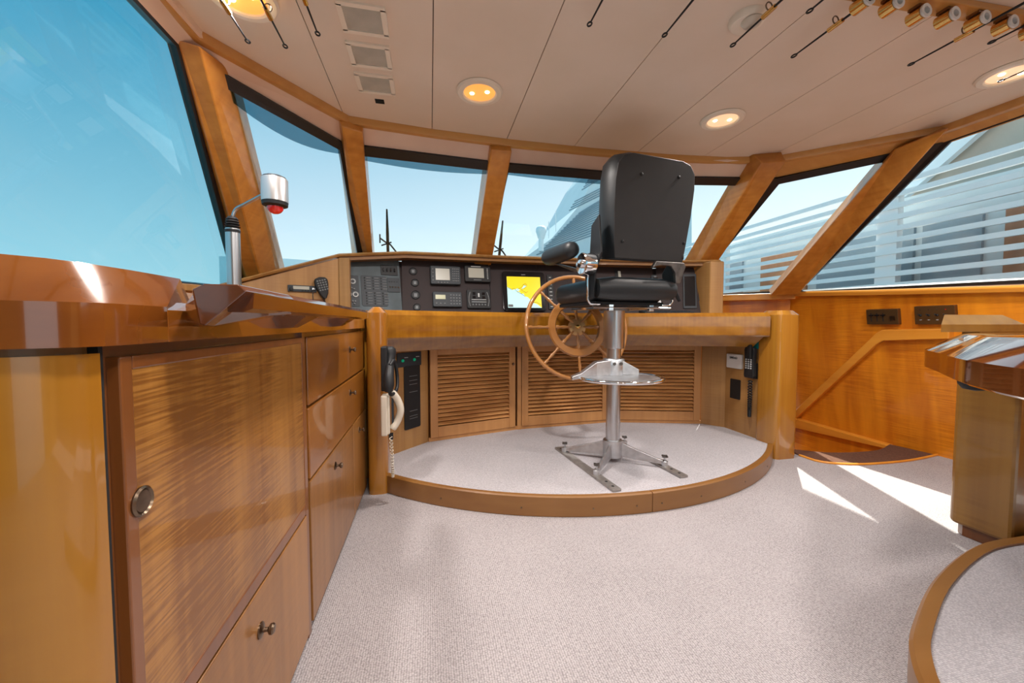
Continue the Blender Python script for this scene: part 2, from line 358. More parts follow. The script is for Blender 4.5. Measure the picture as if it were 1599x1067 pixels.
# ---- header panels between the moulding and the glass
hd = MB()
lo = [V((-.955, -2.2, 1.90)), V((-.905, 1.74, 1.91)), V((-.45, 2.335, 1.885)), V((.44, 2.415, 1.885)), V((1.54, 2.415, 1.885)), V((2.30, 2.285, 1.885)), V((2.87, 1.74, 1.915)), V((2.93, -2.2, 1.915))]
up = [V((-.86, -2.2, 1.955)), V((-.815, 1.71, 1.955)), V((-.405, 2.24, 1.955)), V((.45, 2.325, 1.955)), V((1.52, 2.32, 1.955)), V((2.21, 2.2, 1.955)), V((2.775, 1.69, 1.955)), V((2.83, -2.2, 1.955))]
for i in range(7):
    n = V((0, .03, .06)); hd.mi = 0
    if i in (5, 6): hd.mi = 1
    hd.prism([up[i], up[i+1], lo[i+1]-V((0, .0, .0)), lo[i]], n)
struct(hd.build('wall_header', ['header', 'mould']))
# ---- pillars (outer frame of the glass); inner faces measured, depth goes outwards
def pillar(k, tl, tr, bl, br, out, m='pillar', ext=.0, splay=0):
    tl, tr, bl, br = [V(p) for p in (tl, tr, bl, br)]
    bl = bl+(bl-tl)*ext; br = br+(br-tr)*ext; out = V(out)
    tl, tr, bl, br = [q-out.normalized()*.045 for q in (tl, tr, bl, br)]; out = out+out.normalized()*.05
    b = MB(); b.loft([[tl, tr, tr+out, tl+out+(tl-tr)*splay], [bl, br, br+out, bl+out+(bl-br)*splay]])
    return struct(b.build('trim_%d' % k, m, bevel=.006))
tp, bt = 1.945, 1.43
fo = V((0, .045, .075))
# port corner pillar: two faces meeting at a ridge
p0 = MB()
A = [at(277, 62, z=1.925), at(312, 72, z=1.915), at(356, 108, z=1.93)]
Bq = [at(388, 446, Y=2.86), at(408, 436, Y=2.83), at(438, 424, Y=2.98)]
p0.loft([A+[A[2]+V((.0, .07, .05)), A[0]+V((-.07, .05, .04))], [q+(q-p)*.12 for p, q in zip(A, Bq)]+[Bq[2]+V((0, .1, .02)), Bq[0]+V((-.07, .1, .0))]])
struct(p0.build('trim_2', 'pillar', bevel=.005))
pillar(3, at(535, 188, z=tp), at(567, 198, z=tp), at(559, 398, z=bt), at(583, 396, z=bt), fo, ext=.5, splay=.55)
pillar(4, at(766, 226, z=tp), at(798, 229, z=tp), at(741, 401, z=bt), at(767, 402, z=bt), fo, ext=.5, splay=.12)
pillar(5, (1.50, 2.31, tp), (1.62, 2.30, tp), (1.47, 3.24, bt), (1.60, 3.24, bt), fo, ext=.5)
pillar(6, at(1186, 247, z=tp), at(1224, 244, z=tp), at(1090, 404, z=bt), at(1117, 405, z=bt), fo+V((.01, 0, 0)), ext=.5, splay=.3)
P5a = [at(1398, 231, z=1.935), at(1480, 199, z=1.935)]; P5b = [at(1204, 459, Y=2.92), at(1247, 457, Y=2.86)]
pillar(7, P5a[0], P5a[1], P5b[0], P5b[1], (.075, .06, .04), splay=.15)
# ---- side walls below the windows (lean inwards towards the top)
wr = MB(); wr.loft([[V((3.40, y, -.75)), V((3.37, y, 0)), V((3.20, y, z)), V((3.29, y, z)), V((3.47, y, 0)), V((3.47, y, -.75))] for y, z in ((-2.2, 1.0), (0, 1.04), (1.55, 1.10), (2.3, 1.14), (3.02, 1.17), (3.9, 1.17))])
struct(wr.build('wall_right', 'wallr'))
wl = MB(); wl.loft([[V((-1.41, y, 0)), V((-1.24, y, z)), V((-1.34, y, z)), V((-1.51, y, 0))] for y, z in ((-2.2, .90), (0, .99), (1.55, 1.055), (3.0, 1.115))])
struct(wl.build('wall_left', 'wallr'))
wf = MB(); pl = [(-1.24, 3.0), (-.52, 3.64), (.42, 3.76), (1.54, 3.76), (2.50, 3.64), (3.21, 2.99)]
wf.loft([[V((x, y, -.75)), V((x, y, 1.155)), V((x+(.06 if x > 1 else -.06), y+.08, 1.155)), V((x+(.06 if x > 1 else -.06), y+.08, -.75))] for x, y in pl])
struct(wf.build('wall_front', 'wallr'))
wbk = MB(); wbk.box((-.55, -2.24, 1.0), (1.9, .06, 2.05)); wbk.box((2.6, -2.24, 1.0), (1.7, .06, 2.05)); wbk.box((1.07, -2.24, 1.95), (1.4, .06, .14))
struct(wbk.build('wall_back', 'light_teak'))
# ---- sills
sr = MB(); sr.loft([[V((3.165, y, z-.035)), V((3.155, y, z-.01)), V((3.165, y, z+.006)), V((3.26, y, z+.012)), V((3.26, y, z-.035))] for y, z in ((-2.2, 1.0), (0, 1.035), (1.55, 1.105), (2.3, 1.14), (2.93, 1.175))])
sr.loft([[V((x-.02*k, y-.05, 1.115)), V((x-.02*k, y-.05, 1.172)), V((x, y+.04, 1.176)), V((x, y+.04, 1.115))] for x, y, k in ((2.2, 3.66, 0), (2.50, 3.60, 1), (2.9, 3.22, 1), (3.19, 2.95, 1))])
struct(sr.build('trim_8', 'sill', bevel=.004))
sl_ = MB(); sl_.loft([[V((-1.15, y, z-.03)), V((-1.15, y, z+.004)), V((-1.27, y, z+.01)), V((-1.27, y, z-.03))] for y, z in ((-2.2, .905), (0, .995), (1.55, 1.06), (2.93, 1.12))])
struct(sl_.build('trim_9', 'light_teak', bevel=.004))
# ---- stairwell by the starboard wall: sloping cap, landing trim and lower treads
WR = Fr((3.37, 2.3, 0), (0, -1, 0), (-.17, 0, 1.15))
def wpt(px, py, o=0): return WR.uv(px, py, o)
cap = MB(); a = [wpt(1236, 650), wpt(1374, 520), wpt(1384, 514), wpt(1490, 512)]; b = [wpt(1236, 664), wpt(1376, 536), wpt(1386, 531), wpt(1490, 528)]
cap.flat(WR, a+b[::-1], .0, .045); struct(cap.build('trim_10', 'sill', bevel=.006))
low = MB(); low.flat(WR, [wpt(1225, 646), wpt(1395, 694), wpt(1395, 700), wpt(1225, 662)], 0, .05); struct(low.build('trim_11', 'sill', bevel=.005))
st = MB(); st.prism([(2.45, 2.02, -.26), (3.38, 2.0, -.26), (3.38, 3.6, -.26), (2.45, 3.6, -.26)], (0, 0, .03))
st.prism([(2.45, 1.9, -.26), (3.38, 1.9, -.26), (3.38, 1.95, -.26), (2.45, 1.95, -.26)], (0, 0, .22))
struct(st.build('floor_stairwell', 'wallr'))
inner = spline([(3.33, 2.24, 0), (3.07, 2.15, 0), (2.72, 2.175, 0), (2.50, 2.30, 0)], 5)
outer = spline([(3.37, 1.985, 0), (3.15, 1.95, 0), (2.95, 1.935, 0), (2.66, 1.95, 0), (2.47, 2.03, 0), (2.445, 2.17, 0)], 4)
mt = MB(); mt.prism([V((p.x, p.y, -.032)) for p in inner]+[V((p.x, p.y, -.032)) for p in outer[::-1]], (0, 0, .036))
tag(mt.build('stair_tread_mat', 'darkmat', bevel=.004), 'brown curved tread mat at the head of the starboard stairwell', 'mat')
ns = MB(); ns.tube([p+V((0, 0, .004)) for p in outer], .009, 8); struct(ns.build('trim_12', 'sill', smooth=50))
# ---- added slab overhead, out of view, to keep the high sun off the windscreen
fb = MB(); fb.prism([(-1.2, -2.2, 3.2), (3.0, -2.2, 3.2), (3.42, 2.3, 3.2), (3.42, 4.05, 3.2), (-1.2, 4.05, 3.2)], (0, 0, .08)); o = struct(fb.build('added_sun_shade', 'hull'))

# ================================================================== HELM PLATFORM
t = thing('helm_platform', 'low curved carpeted platform with a varnished wooden front edge under the helm chair', 'platform', (CX, 2.6, 0))
RC = V((CX, 3.415)); RR = 1.765
def arc(r, a0, a1, n): return [(RC.x+r*math.sin(a), RC.y-r*math.cos(a)) for a in [a0+(a1-a0)*k/n for k in range(n+1)]]
AM = math.asin(1.27/RR); c = MB()
pts = arc(RR-.03, -AM, AM, 40)+[(2.26, 2.62), (2.16, 2.78), (1.6, 2.97), (CX, 2.97), (.4, 2.93), (-.02, 2.75), (-.26, 2.62)]
c.prism([(x, y, .002) for x, y in pts], (0, 0, .088)); c.build('carpet_top', 'carpet2', t)
for a0, a1 in ((-AM-.012, .025), (.027, AM+.012)):
    c = MB(); n = 30; A_ = [a0+(a1-a0)*k/n for k in range(n+1)]
    c.loft([[V((RC.x+r*math.sin(a), RC.y-r*math.cos(a), z)) for r, z in ((RR-.032, .002), (RR-.032, .095), (RR-.006, .098), (RR, .092), (RR, .002))] for a in A_])
    nz = c.build('nosing', 'nosing', t, smooth=35)
    for a in ([-.56, -.33, -.14, -.02] if a0 < 0 else [.055, .19, .40, .6]):
        c = MB(); p = V((RC.x+(RR)*math.sin(a), RC.y-(RR)*math.cos(a), .04)); c.lathe([(.0001, .0), (.004, .0), (.004, .002), (.0001, .002)], p, (math.sin(a), -math.cos(a), 0), 10); c.build('screw_plug', 'bronze', nz)

# ================================================================== HELM CONSOLE
con = thing('helm_console', 'wide varnished teak helm console curving around the steering wheel platform', 'console', (CX, 2.7, 0))
def deskY(x): return 2.59-.40*((x-CX)/1.22)**2
fx = [-.24+2.44*k/24 for k in range(25)]
d = MB()
d.loft([[V((x, deskY(x)+a, z)) for a, z in ((.0, .82), (.0, .945), (.02, .972), (.30, .972), (.30, .93), (.06, .93), (.055, .81), (.008, .81))] for x in fx]); d.build('desk_edge', 'honey', con, smooth=30)
d = MB(); d.prism([(-1.2, 2.33, .93)]+[(x, deskY(x)+.05, .93) for x in fx]+[(2.27, 2.3, .93), (2.40, 3.60, .93), (-.50, 3.60, .93), (-1.19, 3.0, .93)], (0, 0, .040)); d.build('desk_top', 'honey', con)
d = MB(); d.loft([[V((x, deskY(x)+.045+.0*x, .815)), V((x, deskY(x)+.14, .735)), V((x, deskY(x)+.36, .735)), V((x, deskY(x)+.36, .815))] for x in fx]); d.build('apron', 'honey', con, smooth=30)
d = MB(); d.prism([(-1.2, 2.36, .002), (-.34, 2.36, .002), (-.34, 2.95, .002), (-1.18, 2.95, .002)], (0, 0, .927)); d.build('wing_base', 'honey_z', con)
# end posts with chamfered tops
def post(x0, x1, y0, y1, zt, name='end_post', inset=.03):
    d = MB(); rings = []
    for z, e in ((0.0, 0), (zt-.03, 0), (zt, inset)):
        P = rrect(x1-x0-2*e, y1-y0-2*e, .03 if e == 0 else .02, 3, (x0+x1)/2, (y0+y1)/2)
        rings.append([V((x, y, z)) for x, y in P])
    d.loft(rings); return d.build(name, 'honey_z', con, smooth=35)
post(-.327, -.225, 2.12, 2.36, .985); post(2.215, 2.385, 2.135, 2.315, .985)
# facets below the desk
wallpts = [(-.26, 2.30), (-.255, 2.46), (-.02, 2.71), (.64, 2.895), (1.43, 2.955), (2.13, 2.76), (2.235, 2.62), (2.235, 2.30)]
def facet(a, b, z0, z1, th=.02):
    a = V((*a, 0)); b = V((*b, 0)); return Fr((a.x, a.y, z0), b-a, (0, 0, 1)), (b-a).length, z1-z0
for k in range(7):
    f, L_, H_ = facet(wallpts[k], wallpts[k+1], .09, .76); d = MB()
    if k in (0, 1, 5, 6):
        d.box((L_/2, H_/2, -.01), (L_, H_, .02), f); d.build('side_panel', 'light_teak', con)
    else:
        d.box((L_/2, .012, -.002), (L_, .026, .02), f); d.build('kick_strip', 'louver_z', con); d = MB(); d.box((L_/2, H_-.02, -.006), (L_, .04, .02), f); d.build('head_strip', 'louver_z', con); d = MB(); d.box((L_/2, H_/2, -.04), (L_, H_, .01), f); d.build('inner_back', 'brown', con)  # inner back coloured dark to stand in for shade between the slats
def louver_door(k, u0, u1, knob=None):
    f, L_, H_ = facet(wallpts[k], wallpts[k+1], .115, .735)
    w = u1-u0; s = .052
    d = MB()
    for cx, cy, sx, sy in ((u0+s/2, H_/2, s, H_), (u1-s/2, H_/2, s, H_), ((u0+u1)/2, H_-s/2, w-2*s, s), ((u0+u1)/2, s*.7, w-2*s, s*1.4)):
        d.box((cx, cy, .004), (sx, sy, .024), f)
    o = d.build('louver_door', 'louver_z', con, bevel=.002)
    n = 17; z0 = s*1.4; z1 = H_-s
    for i in range(n):
        zc = z0+(z1-z0)*(i+.5)/n; d = MB(); hw = (z1-z0)/n
        P = [(-.002, zc+hw*.5), (.004, zc+hw*.5), (.014, zc-hw*.38), (.008, zc-hw*.45)]
        P = [(-.020, zc+hw*.34), (-.016, zc+hw*.50), (.010, zc-hw*.02), (.013, zc-hw*.14), (.010, zc-hw*.26), (.006, zc-hw*.24)]
        ru = 0
        d.loft([[f.p(u, b+ru, a) for a, b in P] for u in (u0+s-.004, u1-s+.004)]); d.build('slat', 'louver', o)
    if knob:
        d = MB(); d.lathe([(.0, .014), (.006, .014), (.004, .022), (.011, .030), (.009, .037), (.0, .038)], f.p(knob, H_*.775, 0), f.w, 14); d.build('knob', 'bronze', o, smooth=40)
L2 = facet(wallpts[2], wallpts[3], 0, 1)[1]; L3 = facet(wallpts[3], wallpts[4], 0, 1)[1]; L4 = facet(wallpts[4], wallpts[5], 0, 1)[1]
louver_door(2, .012, L2-.02, L2-.045); louver_door(3, .035, L3-.02); louver_door(4, .02, L4-.01)
d = MB(); f, L_, H_ = facet(wallpts[3], wallpts[4], .09, .74); d.box((.015, H_/2, .004), (.03, H_, .02), f); d.build('door_stile', 'louver_z', con); d = MB(); d.box((L_, H_/2, .002), (.035, H_, .02), f); d.build('door_stile', 'louver_z', con)

# ================================================================== DASHBOARD
dash = thing('dashboard', 'teak hooded dashboard holding the dark instrument panels behind the steering wheel', 'dashboard', (CX, 3.0, .97))
hl = [(-1.20, 2.60, 1.130), (-.60, 2.86, 1.372), (-.17, 2.98, 1.425), (.53, 3.03, 1.428), (1.30, 3.02, 1.428), (2.0, 2.88, 1.415), (2.26, 2.74, 1.405)]
h = MB(); rings = []
for i, (x, y, z) in enumerate(hl):
    yb = 3.17 if i not in (0, 6) else (2.95 if i == 0 else 3.05)
    if i == 0: xb = x-.02
    else: xb = x
    rings.append([V((x, y, z-.020)), V((x, y-.010, z-.010)), V((x, y, z)), V((xb, yb, z+.004)), V((xb, yb, z-.022))])
h.loft(rings); h.build('hood', 'light_teak', dash, smooth=25)
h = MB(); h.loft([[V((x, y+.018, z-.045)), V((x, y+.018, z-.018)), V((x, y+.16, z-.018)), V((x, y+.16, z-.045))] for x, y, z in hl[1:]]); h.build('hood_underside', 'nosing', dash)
pb = [(-.60, 2.87), (-.20, 3.0), (.47, 3.06), (.86, 3.06), (1.36, 3.05), (1.85, 2.97), (2.20, 2.80)]
PF = []
for i in range(6):
    a = V((*pb[i], .97)); b = V((*pb[i+1], .97)); nrm = V((0, 1, 0)); f = Fr(a, b-a, V((0, .10, .40))); PF.append((f, (b-a).length))
    h = MB(); L_ = (b-a).length; zt = .44 if i > 0 else .435
    h.flat(f, [(0, -.0), (L_, -.0), (L_, .44), (0, .44 if i else .40)], -.012, 0); h.build('instrument_panel', 'greyp' if i == 0 else 'panel', dash)
h = MB(); h.loft([[V((x, y+.012+.0, .975)), V((x, y+.125, 1.37)), V((x, y+.15, 1.37)), V((x, y+.04, .975))] for x, y in pb]); h.build('panel_backing', 'panel', dash)
h = MB(); h.prism([(-.605, 2.865, .97), (-.535, 2.85, .97), (-.535, 2.90, .97), (-.605, 2.92, .97)], (0, .0, .375)); h.build('left_cheek', 'light_teak', dash, bevel=.003)
h = MB(); h.prism([(2.16, 2.72, .97), (2.27, 2.70, .97), (2.27, 3.0, .97), (2.16, 3.05, .97)], (0, 0, .42)); h.build('right_cheek', 'light_teak', dash, bevel=.012)
WG = Fr((-1.20, 2.62, .97), V((-.60, 2.88, .97))-V((-1.20, 2.62, .97)), (0, 0, 1)); LW = (V((-.60, 2.88))-V((-1.20, 2.62))).length
h = MB(); h.flat(WG, [(0, 0), (LW, 0), (LW, .375), (0, .135)], -.015, 0); h.build('wing_panel', 'light_teak', dash)

# ================================================================== PORT CABINETS
XF = -.345
CB = Fr((XF, 0, 0), (0, 1, 0), (0, 0, 1))      # u = Y, v = z, w = +x
def knob(parent, y, z, r=.0125):
    k = MB(); k.lathe([(0, 0), (r*1.15, 0), (r*1.15, .002), (r*.9, .004), (r*.35, .006), (r*.32, .014), (r*.75, .018), (r*.8, .023), (r*.6, .026), (0, .027)], (XF+.002, y, z), (1, 0, 0), 18); return k.build('knob', 'bronze', parent, smooth=35)
# curved end cabinet
cv = [(-.347, .500), (-.352, .485), (-.366, .468), (-.390, .452), (-.43, .438), (-.50, .43), (-.62, .43)]
cc = thing('curved_end_cabinet', 'golden curved end cabinet at the near end of the port counter', 'cabinet', (-.5, .6, 0))
d = MB(); P = spline([(x, y, 0) for x, y in cv], 4); bk = [V((-.62, .50, 0)), V((-.36, .50, 0))]
d.loft([[V((p.x, p.y, z)) for p in P+bk] for z in (.02, .868)]); d.build('curved_panel', 'curved', cc, smooth=40)
d = MB(); P2 = [V((p.x-.012, p.y+.012, 0)) for p in P]; d.loft([[V((p.x, p.y, z)) for p in P2+bk] for z in (.868, .876)]); d.build('top_rail', 'light_teak', cc, smooth=40)
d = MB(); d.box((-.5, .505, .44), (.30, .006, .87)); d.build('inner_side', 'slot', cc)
# locker with figured door and low drawer
lk = thing('counter_locker', 'port counter locker with a tall figured teak door and a ring pull', 'cabinet', (-.6, .84, 0))
d = MB(); d.box((-.60, .84, .44), (.49, .66, .87)); d.box((-.36, 1.182, .44), (.028, .024, .87)); d.build('carcass', 'brown', lk)
o = MB(); y0, y1, z0, z1, b_ = .518, 1.160, .372, .862, .019
for cy, cz, sy, sz in (((y0+b_/2), (z0+z1)/2, b_, z1-z0), (y1-.004, (z0+z1)/2, .008, z1-z0), ((y0+y1)/2+.0055, z1-.008, y1-y0-.027, .016), ((y0+y1)/2+.0055, z0+.014, y1-y0-.027, .028)):
    o.box((XF-.005, cy, cz), (.018, sy, sz))
dr = o.build('door', 'brown', lk, bevel=.002)
o = MB(); o.box((XF-.004, (y0+y1)/2+.006, (z0+z1)/2+.006), (.013, y1-y0-.026, z1-z0-.042)); o.build('veneer_panel', 'figured', dr)
o = MB(); o.lathe([(.0, 0), (.0175, 0), (.018, .003), (.0155, .005), (.0135, .0022), (.0125, .0035), (.0, .004)], (XF+.003, .541, .687), (1, 0, 0), 32); o.build('ring_pull', 'bronze', dr, smooth=30)
o = MB(); o.box((XF-.006, .845, .192), (.016, .64, .342)); d2 = o.build('low_drawer', 'lower', lk, bevel=.002); knob(d2, .854, .278, .0135)
# drawer unit
du = thing('drawer_cabinet', 'port drawer cabinet with two wide drawers above plain doors beside the helm platform', 'cabinet', (-.6, 1.7, 0))
d = MB(); d.box((-.603, 1.695, .44), (.486, .99, .87)); d.build('carcass', 'brown', du)
for za, zb, ky, kz in ((.664, .860, 1.80, .786), (.450, .656, 1.79, .600)):
    o = MB(); o.box((XF-.006, 1.70, (za+zb)/2), (.016, .985, zb-za)); dd = o.build('drawer', 'drawer', du, bevel=.003); knob(dd, ky, kz)
for ya, yb, ky in ((1.205, 1.845, 1.50), (1.853, 2.195, 1.99)):
    o = MB(); o.box((XF-.006, (ya+yb)/2, .235), (.016, yb-ya, .415)); dd = o.build('door', 'lower', du, bevel=.002); knob(dd, ky, .384)
# countertop with fascia and raised coaming
ct = thing('port_countertop', 'long glossy port countertop with a rounded raised coaming at its near end', 'countertop', (-.6, 1.2, .87))
FA = [(-.62, .418), (-.50, .420), (-.42, .433), (-.375, .450), (-.345, .468), (-.332, .486), (-.33, .505), (-.33, .583)]
CA = [(-.62, .462), (-.51, .464), (-.455, .472), (-.42, .486), (-.398, .510), (-.387, .545), (-.381, .60), (-.380, .705)]
d = MB(); d.loft([[V((x, y, .876)), V((x, y, .921)), V((u, v, .969)), V((u-.06, v+.06, .969)), V((u-.06, v+.06, .90)), V((x-.02, y+.02, .876))] for (x, y), (u, v) in zip(FA, CA)]+
    [[V((-.336, .595, .876)), V((-.336, .598, .917)), V((-.382, .735, .932)), V((-.44, .80, .932)), V((-.44, .80, .90)), V((-.35, .615, .876))]]); d.build('coaming', 'coam', ct, smooth=28)
d = MB(); d.loft([[V((x, y+dy, z)) for x, z, dy in ((-.37, .876, 0), (-.33, .876, 0), (-.33, .917, 0), (-.35, .929, .04*k), (-.60, .931, .15*k), (-.60, .90, 0))] for y, k in ((.584, 1), (1.2, 0), (2.12, 0))]); d.build('fascia', 'counter', ct, smooth=25)
d = MB(); d.box((-.85, 1.38, .90), (.76, 1.87, .055)); d.box((-.85, .9, .948), (.72, .5, .03)); d.build('shelf_top', 'counter', ct)
# grab rail on three brackets
gr = thing('grab_rail', 'dark glossy wooden grab rail along the port counter edge', 'rail', (-.27, 1.1, .9))
d = MB(); cs = [(-.292, .942), (-.282, .950), (-.246, .950), (-.236, .941), (-.238, .920), (-.250, .915), (-.285, .915), (-.292, .922)]
d.loft([[V((x, y, z)) for x, z in cs] for y in (.60, 1.60)]+[[V((x*.9-.026, 1.625, z*.9+.093)) for x, z in cs]]); d.build('bar', 'rail', gr)
d = MB(); rg = [[V((x, y, z)) for x, z in pr_] for y, pr_ in (
    (.575, [(-.297, .943), (-.284, .9505), (-.244, .9505), (-.2355, .942), (-.284, .897), (-.290, .899), (-.292, .912), (-.295, .930)]),
    (.612, [(-.315, .940), (-.284, .9505), (-.244, .9505), (-.2355, .942), (-.292, .896), (-.312, .896), (-.325, .905), (-.325, .925)]),
    (.690, [(-.322, .935), (-.284, .9500), (-.244, .9500), (-.2357, .942), (-.252, .912), (-.331, .894), (-.331, .905), (-.331, .920)]),
    (.760, [(-.322, .930), (-.284, .9500), (-.244, .9500), (-.2357, .942), (-.240, .916), (-.329, .900), (-.329, .908), (-.329, .914)]))]
d.loft(rg); d.build('bracket', 'rail', gr, bevel=.0015)
for yb in (.97, 1.44):
    d = MB(); d.loft([[V((-.262, yb-.05, .916)), V((-.262, yb+.05, .916)), V((-.332, yb+.05, .916)), V((-.332, yb-.05, .916))], [V((-.300, yb-.018, .890)), V((-.300, yb+.018, .890)), V((-.332, yb+.018, .888)), V((-.332, yb-.018, .888))]]); d.build('bracket', 'rail', gr)

# ================================================================== STEERING WHEEL
sw = thing('steering_wheel', 'large teak steering wheel with a brass hub in front of the louvred doors', 'steering wheel', (.93, 2.48, .87))
hubp = at(901, 511, Y=2.48); WF = Fr(hubp, (1, 0, 0), (0, .22, 1)); RW = .318; WK = 2.48/2.26
WF.p = lambda a, b, c=0: WF.o+(WF.u*a+WF.v*b+WF.w*c)*WK
def circ(f, r, n, w=0, cx=0, cy=0): return [f.p(cx+r*math.cos(a), cy+r*math.sin(a), w) for a in [2*PI*k/n for k in range(n)]]
d = MB(); d.tube(circ(WF, RW, 64), .014, 10, True); d.build('rim', 'wheelw', sw, smooth=60)
d = MB(); n = 48
rings = [[WF.p(r*math.cos(a), r*math.sin(a), w) for r, w in ((.140, -.012), (.178, -.012), (.184, 0), (.178, .014), (.142, .014), (.134, 0))] for a in [2*PI*k/n for k in range(n+1)]]
d.loft(rings, False); d.build('inner_ring', 'wheelw', sw, smooth=35)
for k in range(8):
    a = k*PI/4; c_, s_ = math.cos(a), math.sin(a); d = MB()
    prof = [(.03, .008), (.045, .010), (.06, .006), (.085, .0095), (.11, .007), (.118, .011), (.132, .011), (.145, .006), (.176, .006), (.185, .010), (.20, .006), (.24, .009), (.275, .0055), (.29, .009), (RW, .007)]
    d.tube([WF.p(r*c_, r*s_, 0) for r, _ in prof], [q*1.25 for _, q in prof], 8); d.build('spoke', 'wheelw', sw, smooth=50)
d = MB(); d.lathe([(0, -.05), (.03, -.05), (.03, -.02), (.059, -.016), (.059, .006), (.050, .009), (.034, .011), (.0, .012)], WF.o, WF.w, 32); hb = d.build('hub', 'copper', sw, smooth=35)
d = MB(); d.lathe([(0, .011), (.015, .012), (.014, .022), (.008, .026), (0, .027)], WF.o, WF.w, 16); d.build('hub_nut', 'brass', hb, smooth=35)
d = MB(); d.tube([WF.p(0, 0, -.03), WF.p(0, .0, -.16)], .022, 14); d.build('shaft', 'bronze', sw, smooth=40)

# ================================================================== HELM CHAIR
ch = thing('helm_chair', 'tall black padded helm chair on a steel column with a round footrest', 'chair', (1.045, 2.11, .09))
ZP = .09
c0 = V((1.045, 2.11, 0)); th = math.radians(8)     # facing slightly to port
HF = Fr(c0, (math.cos(th), math.sin(th), 0), (-math.sin(th), math.cos(th), 0))   # u right, v forward, w up
# column
d = MB(); d.lathe([(0, .0), (.048, 0), (.048, .01), (.041, .012), (.041, .75), (0, .75)], HF.p(0, 0, ZP+.05), (0, 0, 1), 32); d.build('column', 'steel', ch, smooth=40)
d = MB(); d.lathe([(0, .755), (.058, .755), (.060, .765), (.060, .985), (.03, .99), (0, .99)], c0, (0, 0, 1), 32); d.build('outer_sleeve', 'steel', ch, smooth=40)
d = MB(); d.lathe([(0, .115), (.048, .115), (.056, .12), (.056, .215), (.048, .22), (0, .22)], c0, (0, 0, 1), 28); hub = d.build('base_hub', 'cast', ch, smooth=40)
BF = Fr(c0, (math.cos(math.radians(6)), math.sin(math.radians(6)), 0), (-math.sin(math.radians(6)), math.cos(math.radians(6)), 0))
for sx, sy in ((-1, -1), (1, -1), (1, 1), (-1, 1)):
    e = BF.p(sx*.215, sy*.19, 0) if sy < 0 else BF.p(sx*.215, sy*.20, 0); dv = (e-c0).normalized(); pr_ = V((-dv.y, dv.x, 0)); L_ = (e-c0).length
    a = MB(); rings = []
    for q, hw, za, zb in ((.035, .012, .125, .212), (.12, .010, .118, .180), (L_-.03, .011, .112, .136), (L_+.005, .016, .110, .130)):
        c_ = c0+dv*q; rings.append([c_+pr_*hw+V((0, 0, za)), c_-pr_*hw+V((0, 0, za)), c_-pr_*hw*.6+V((0, 0, zb)), c_+pr_*hw*.6+V((0, 0, zb))])
    a.loft(rings); arm = a.build('base_arm', 'cast', ch, bevel=.002)
    a = MB(); a.lathe([(0, .103), (.018, .103), (.018, .128), (.012, .132), (.005, .134), (.005, .15), (0, .15)], e, (0, 0, 1), 16); a.build('levelling_foot', 'cast', arm, smooth=35)
    a = MB(); a.lathe([(0, .150), (.012, .150), (.012, .160), (0, .160)], e, (0, 0, 1), 12)
    for k in range(4):
        g = k*PI/2+.4; a.box((e.x+.013*math.cos(g), e.y+.013*math.sin(g), .156), (.010, .010, .009))
    a.build('wing_knob', 'darkmetal', arm, bevel=.001)
for sx, ya, yb in ((-1, -.385, .30), (1, -.345, .32)):
    r = thing('mounting_rail', ['flat steel floor rail under the port feet of the helm chair', 'flat steel floor rail under the starboard feet of the helm chair'][sx > 0], 'rail', BF.p(sx*.215, 0, .09), 'chair mounting rails')
    a = MB(); a.flat(BF, rrect(.048, yb-ya, .004, 2, sx*.215, (ya+yb)/2), .0905, .1025); a.build('bar', 'railmetal', r, bevel=.0015)
    a = MB()
    for yy in (ya+.04, ya+.10, yb-.04): a.lathe([(0, .1027), (.007, .1027), (.007, .1037), (0, .1037)], BF.p(sx*.215, yy, 0), (0, 0, 1), 10)
    a.build('screw', 'black', r)
# footrest: casting and chrome ring
ft = HF
d = MB(); d.lathe([(.042, .60), (.060, .60), (.062, .605), (.062, .690), (.058, .695), (.042, .695)], c0, (0, 0, 1), 28); fc = d.build('footrest_collar', 'cast', ch, smooth=40)
d = MB()
FF = Fr(c0+V((0, 0, .615)), (math.cos(-.10), math.sin(-.10), 0), (-math.sin(-.10), math.cos(-.10), 0))
ctr = (-.01, -.135)
ring = [FF.p(ctr[0]+.225*math.cos(a), ctr[1]+.20*math.sin(a), -.015) for a in [2*PI*k/48 for k in range(48)]]
d.tube(ring, .010, 10, True); d.build('footrest_ring', 'chrome', ch, smooth=60)
d = MB(); d.flat(FF, [(ctr[0]+.21*math.cos(a), ctr[1]+.185*math.sin(a)) for a in [2*PI*k/40 for k in range(40)]], -.022, -.012); d.build('footrest_plate', 'cast', ch)
d = MB(); d.loft([[FF.p(-.03, -.05, -.01), FF.p(-.03, .03, -.01), FF.p(-.03, .03, .075), FF.p(-.03, -.05, .075)], [FF.p(-.12, -.06, -.015), FF.p(-.12, .0, -.015), FF.p(-.12, .0, .065), FF.p(-.12, -.06, .065)], [FF.p(-.225, -.115, -.02), FF.p(-.225, -.06, -.02), FF.p(-.225, -.06, .01), FF.p(-.225, -.115, .01)], [FF.p(-.28, -.13, -.025), FF.p(-.28, -.09, -.025), FF.p(-.28, -.09, -.005), FF.p(-.28, -.13, -.005)]])
d.loft([[FF.p(.03, -.05, -.01), FF.p(.03, .03, -.01), FF.p(.03, .03, .075), FF.p(.03, -.05, .075)], [FF.p(.13, -.06, -.015), FF.p(.13, .0, -.015), FF.p(.13, .0, .02), FF.p(.13, -.06, .02)]])
d.build('footrest_bracket', 'cast', ch, bevel=.004)
for s in (-1, 1):
    d = MB(); d.lathe([(0, 0), (.009, 0), (.009, .008), (0, .008)], FF.p(s*.02, -.062, .055), -FF.v, 10); d.build('bolt', 'darkmetal', fc)
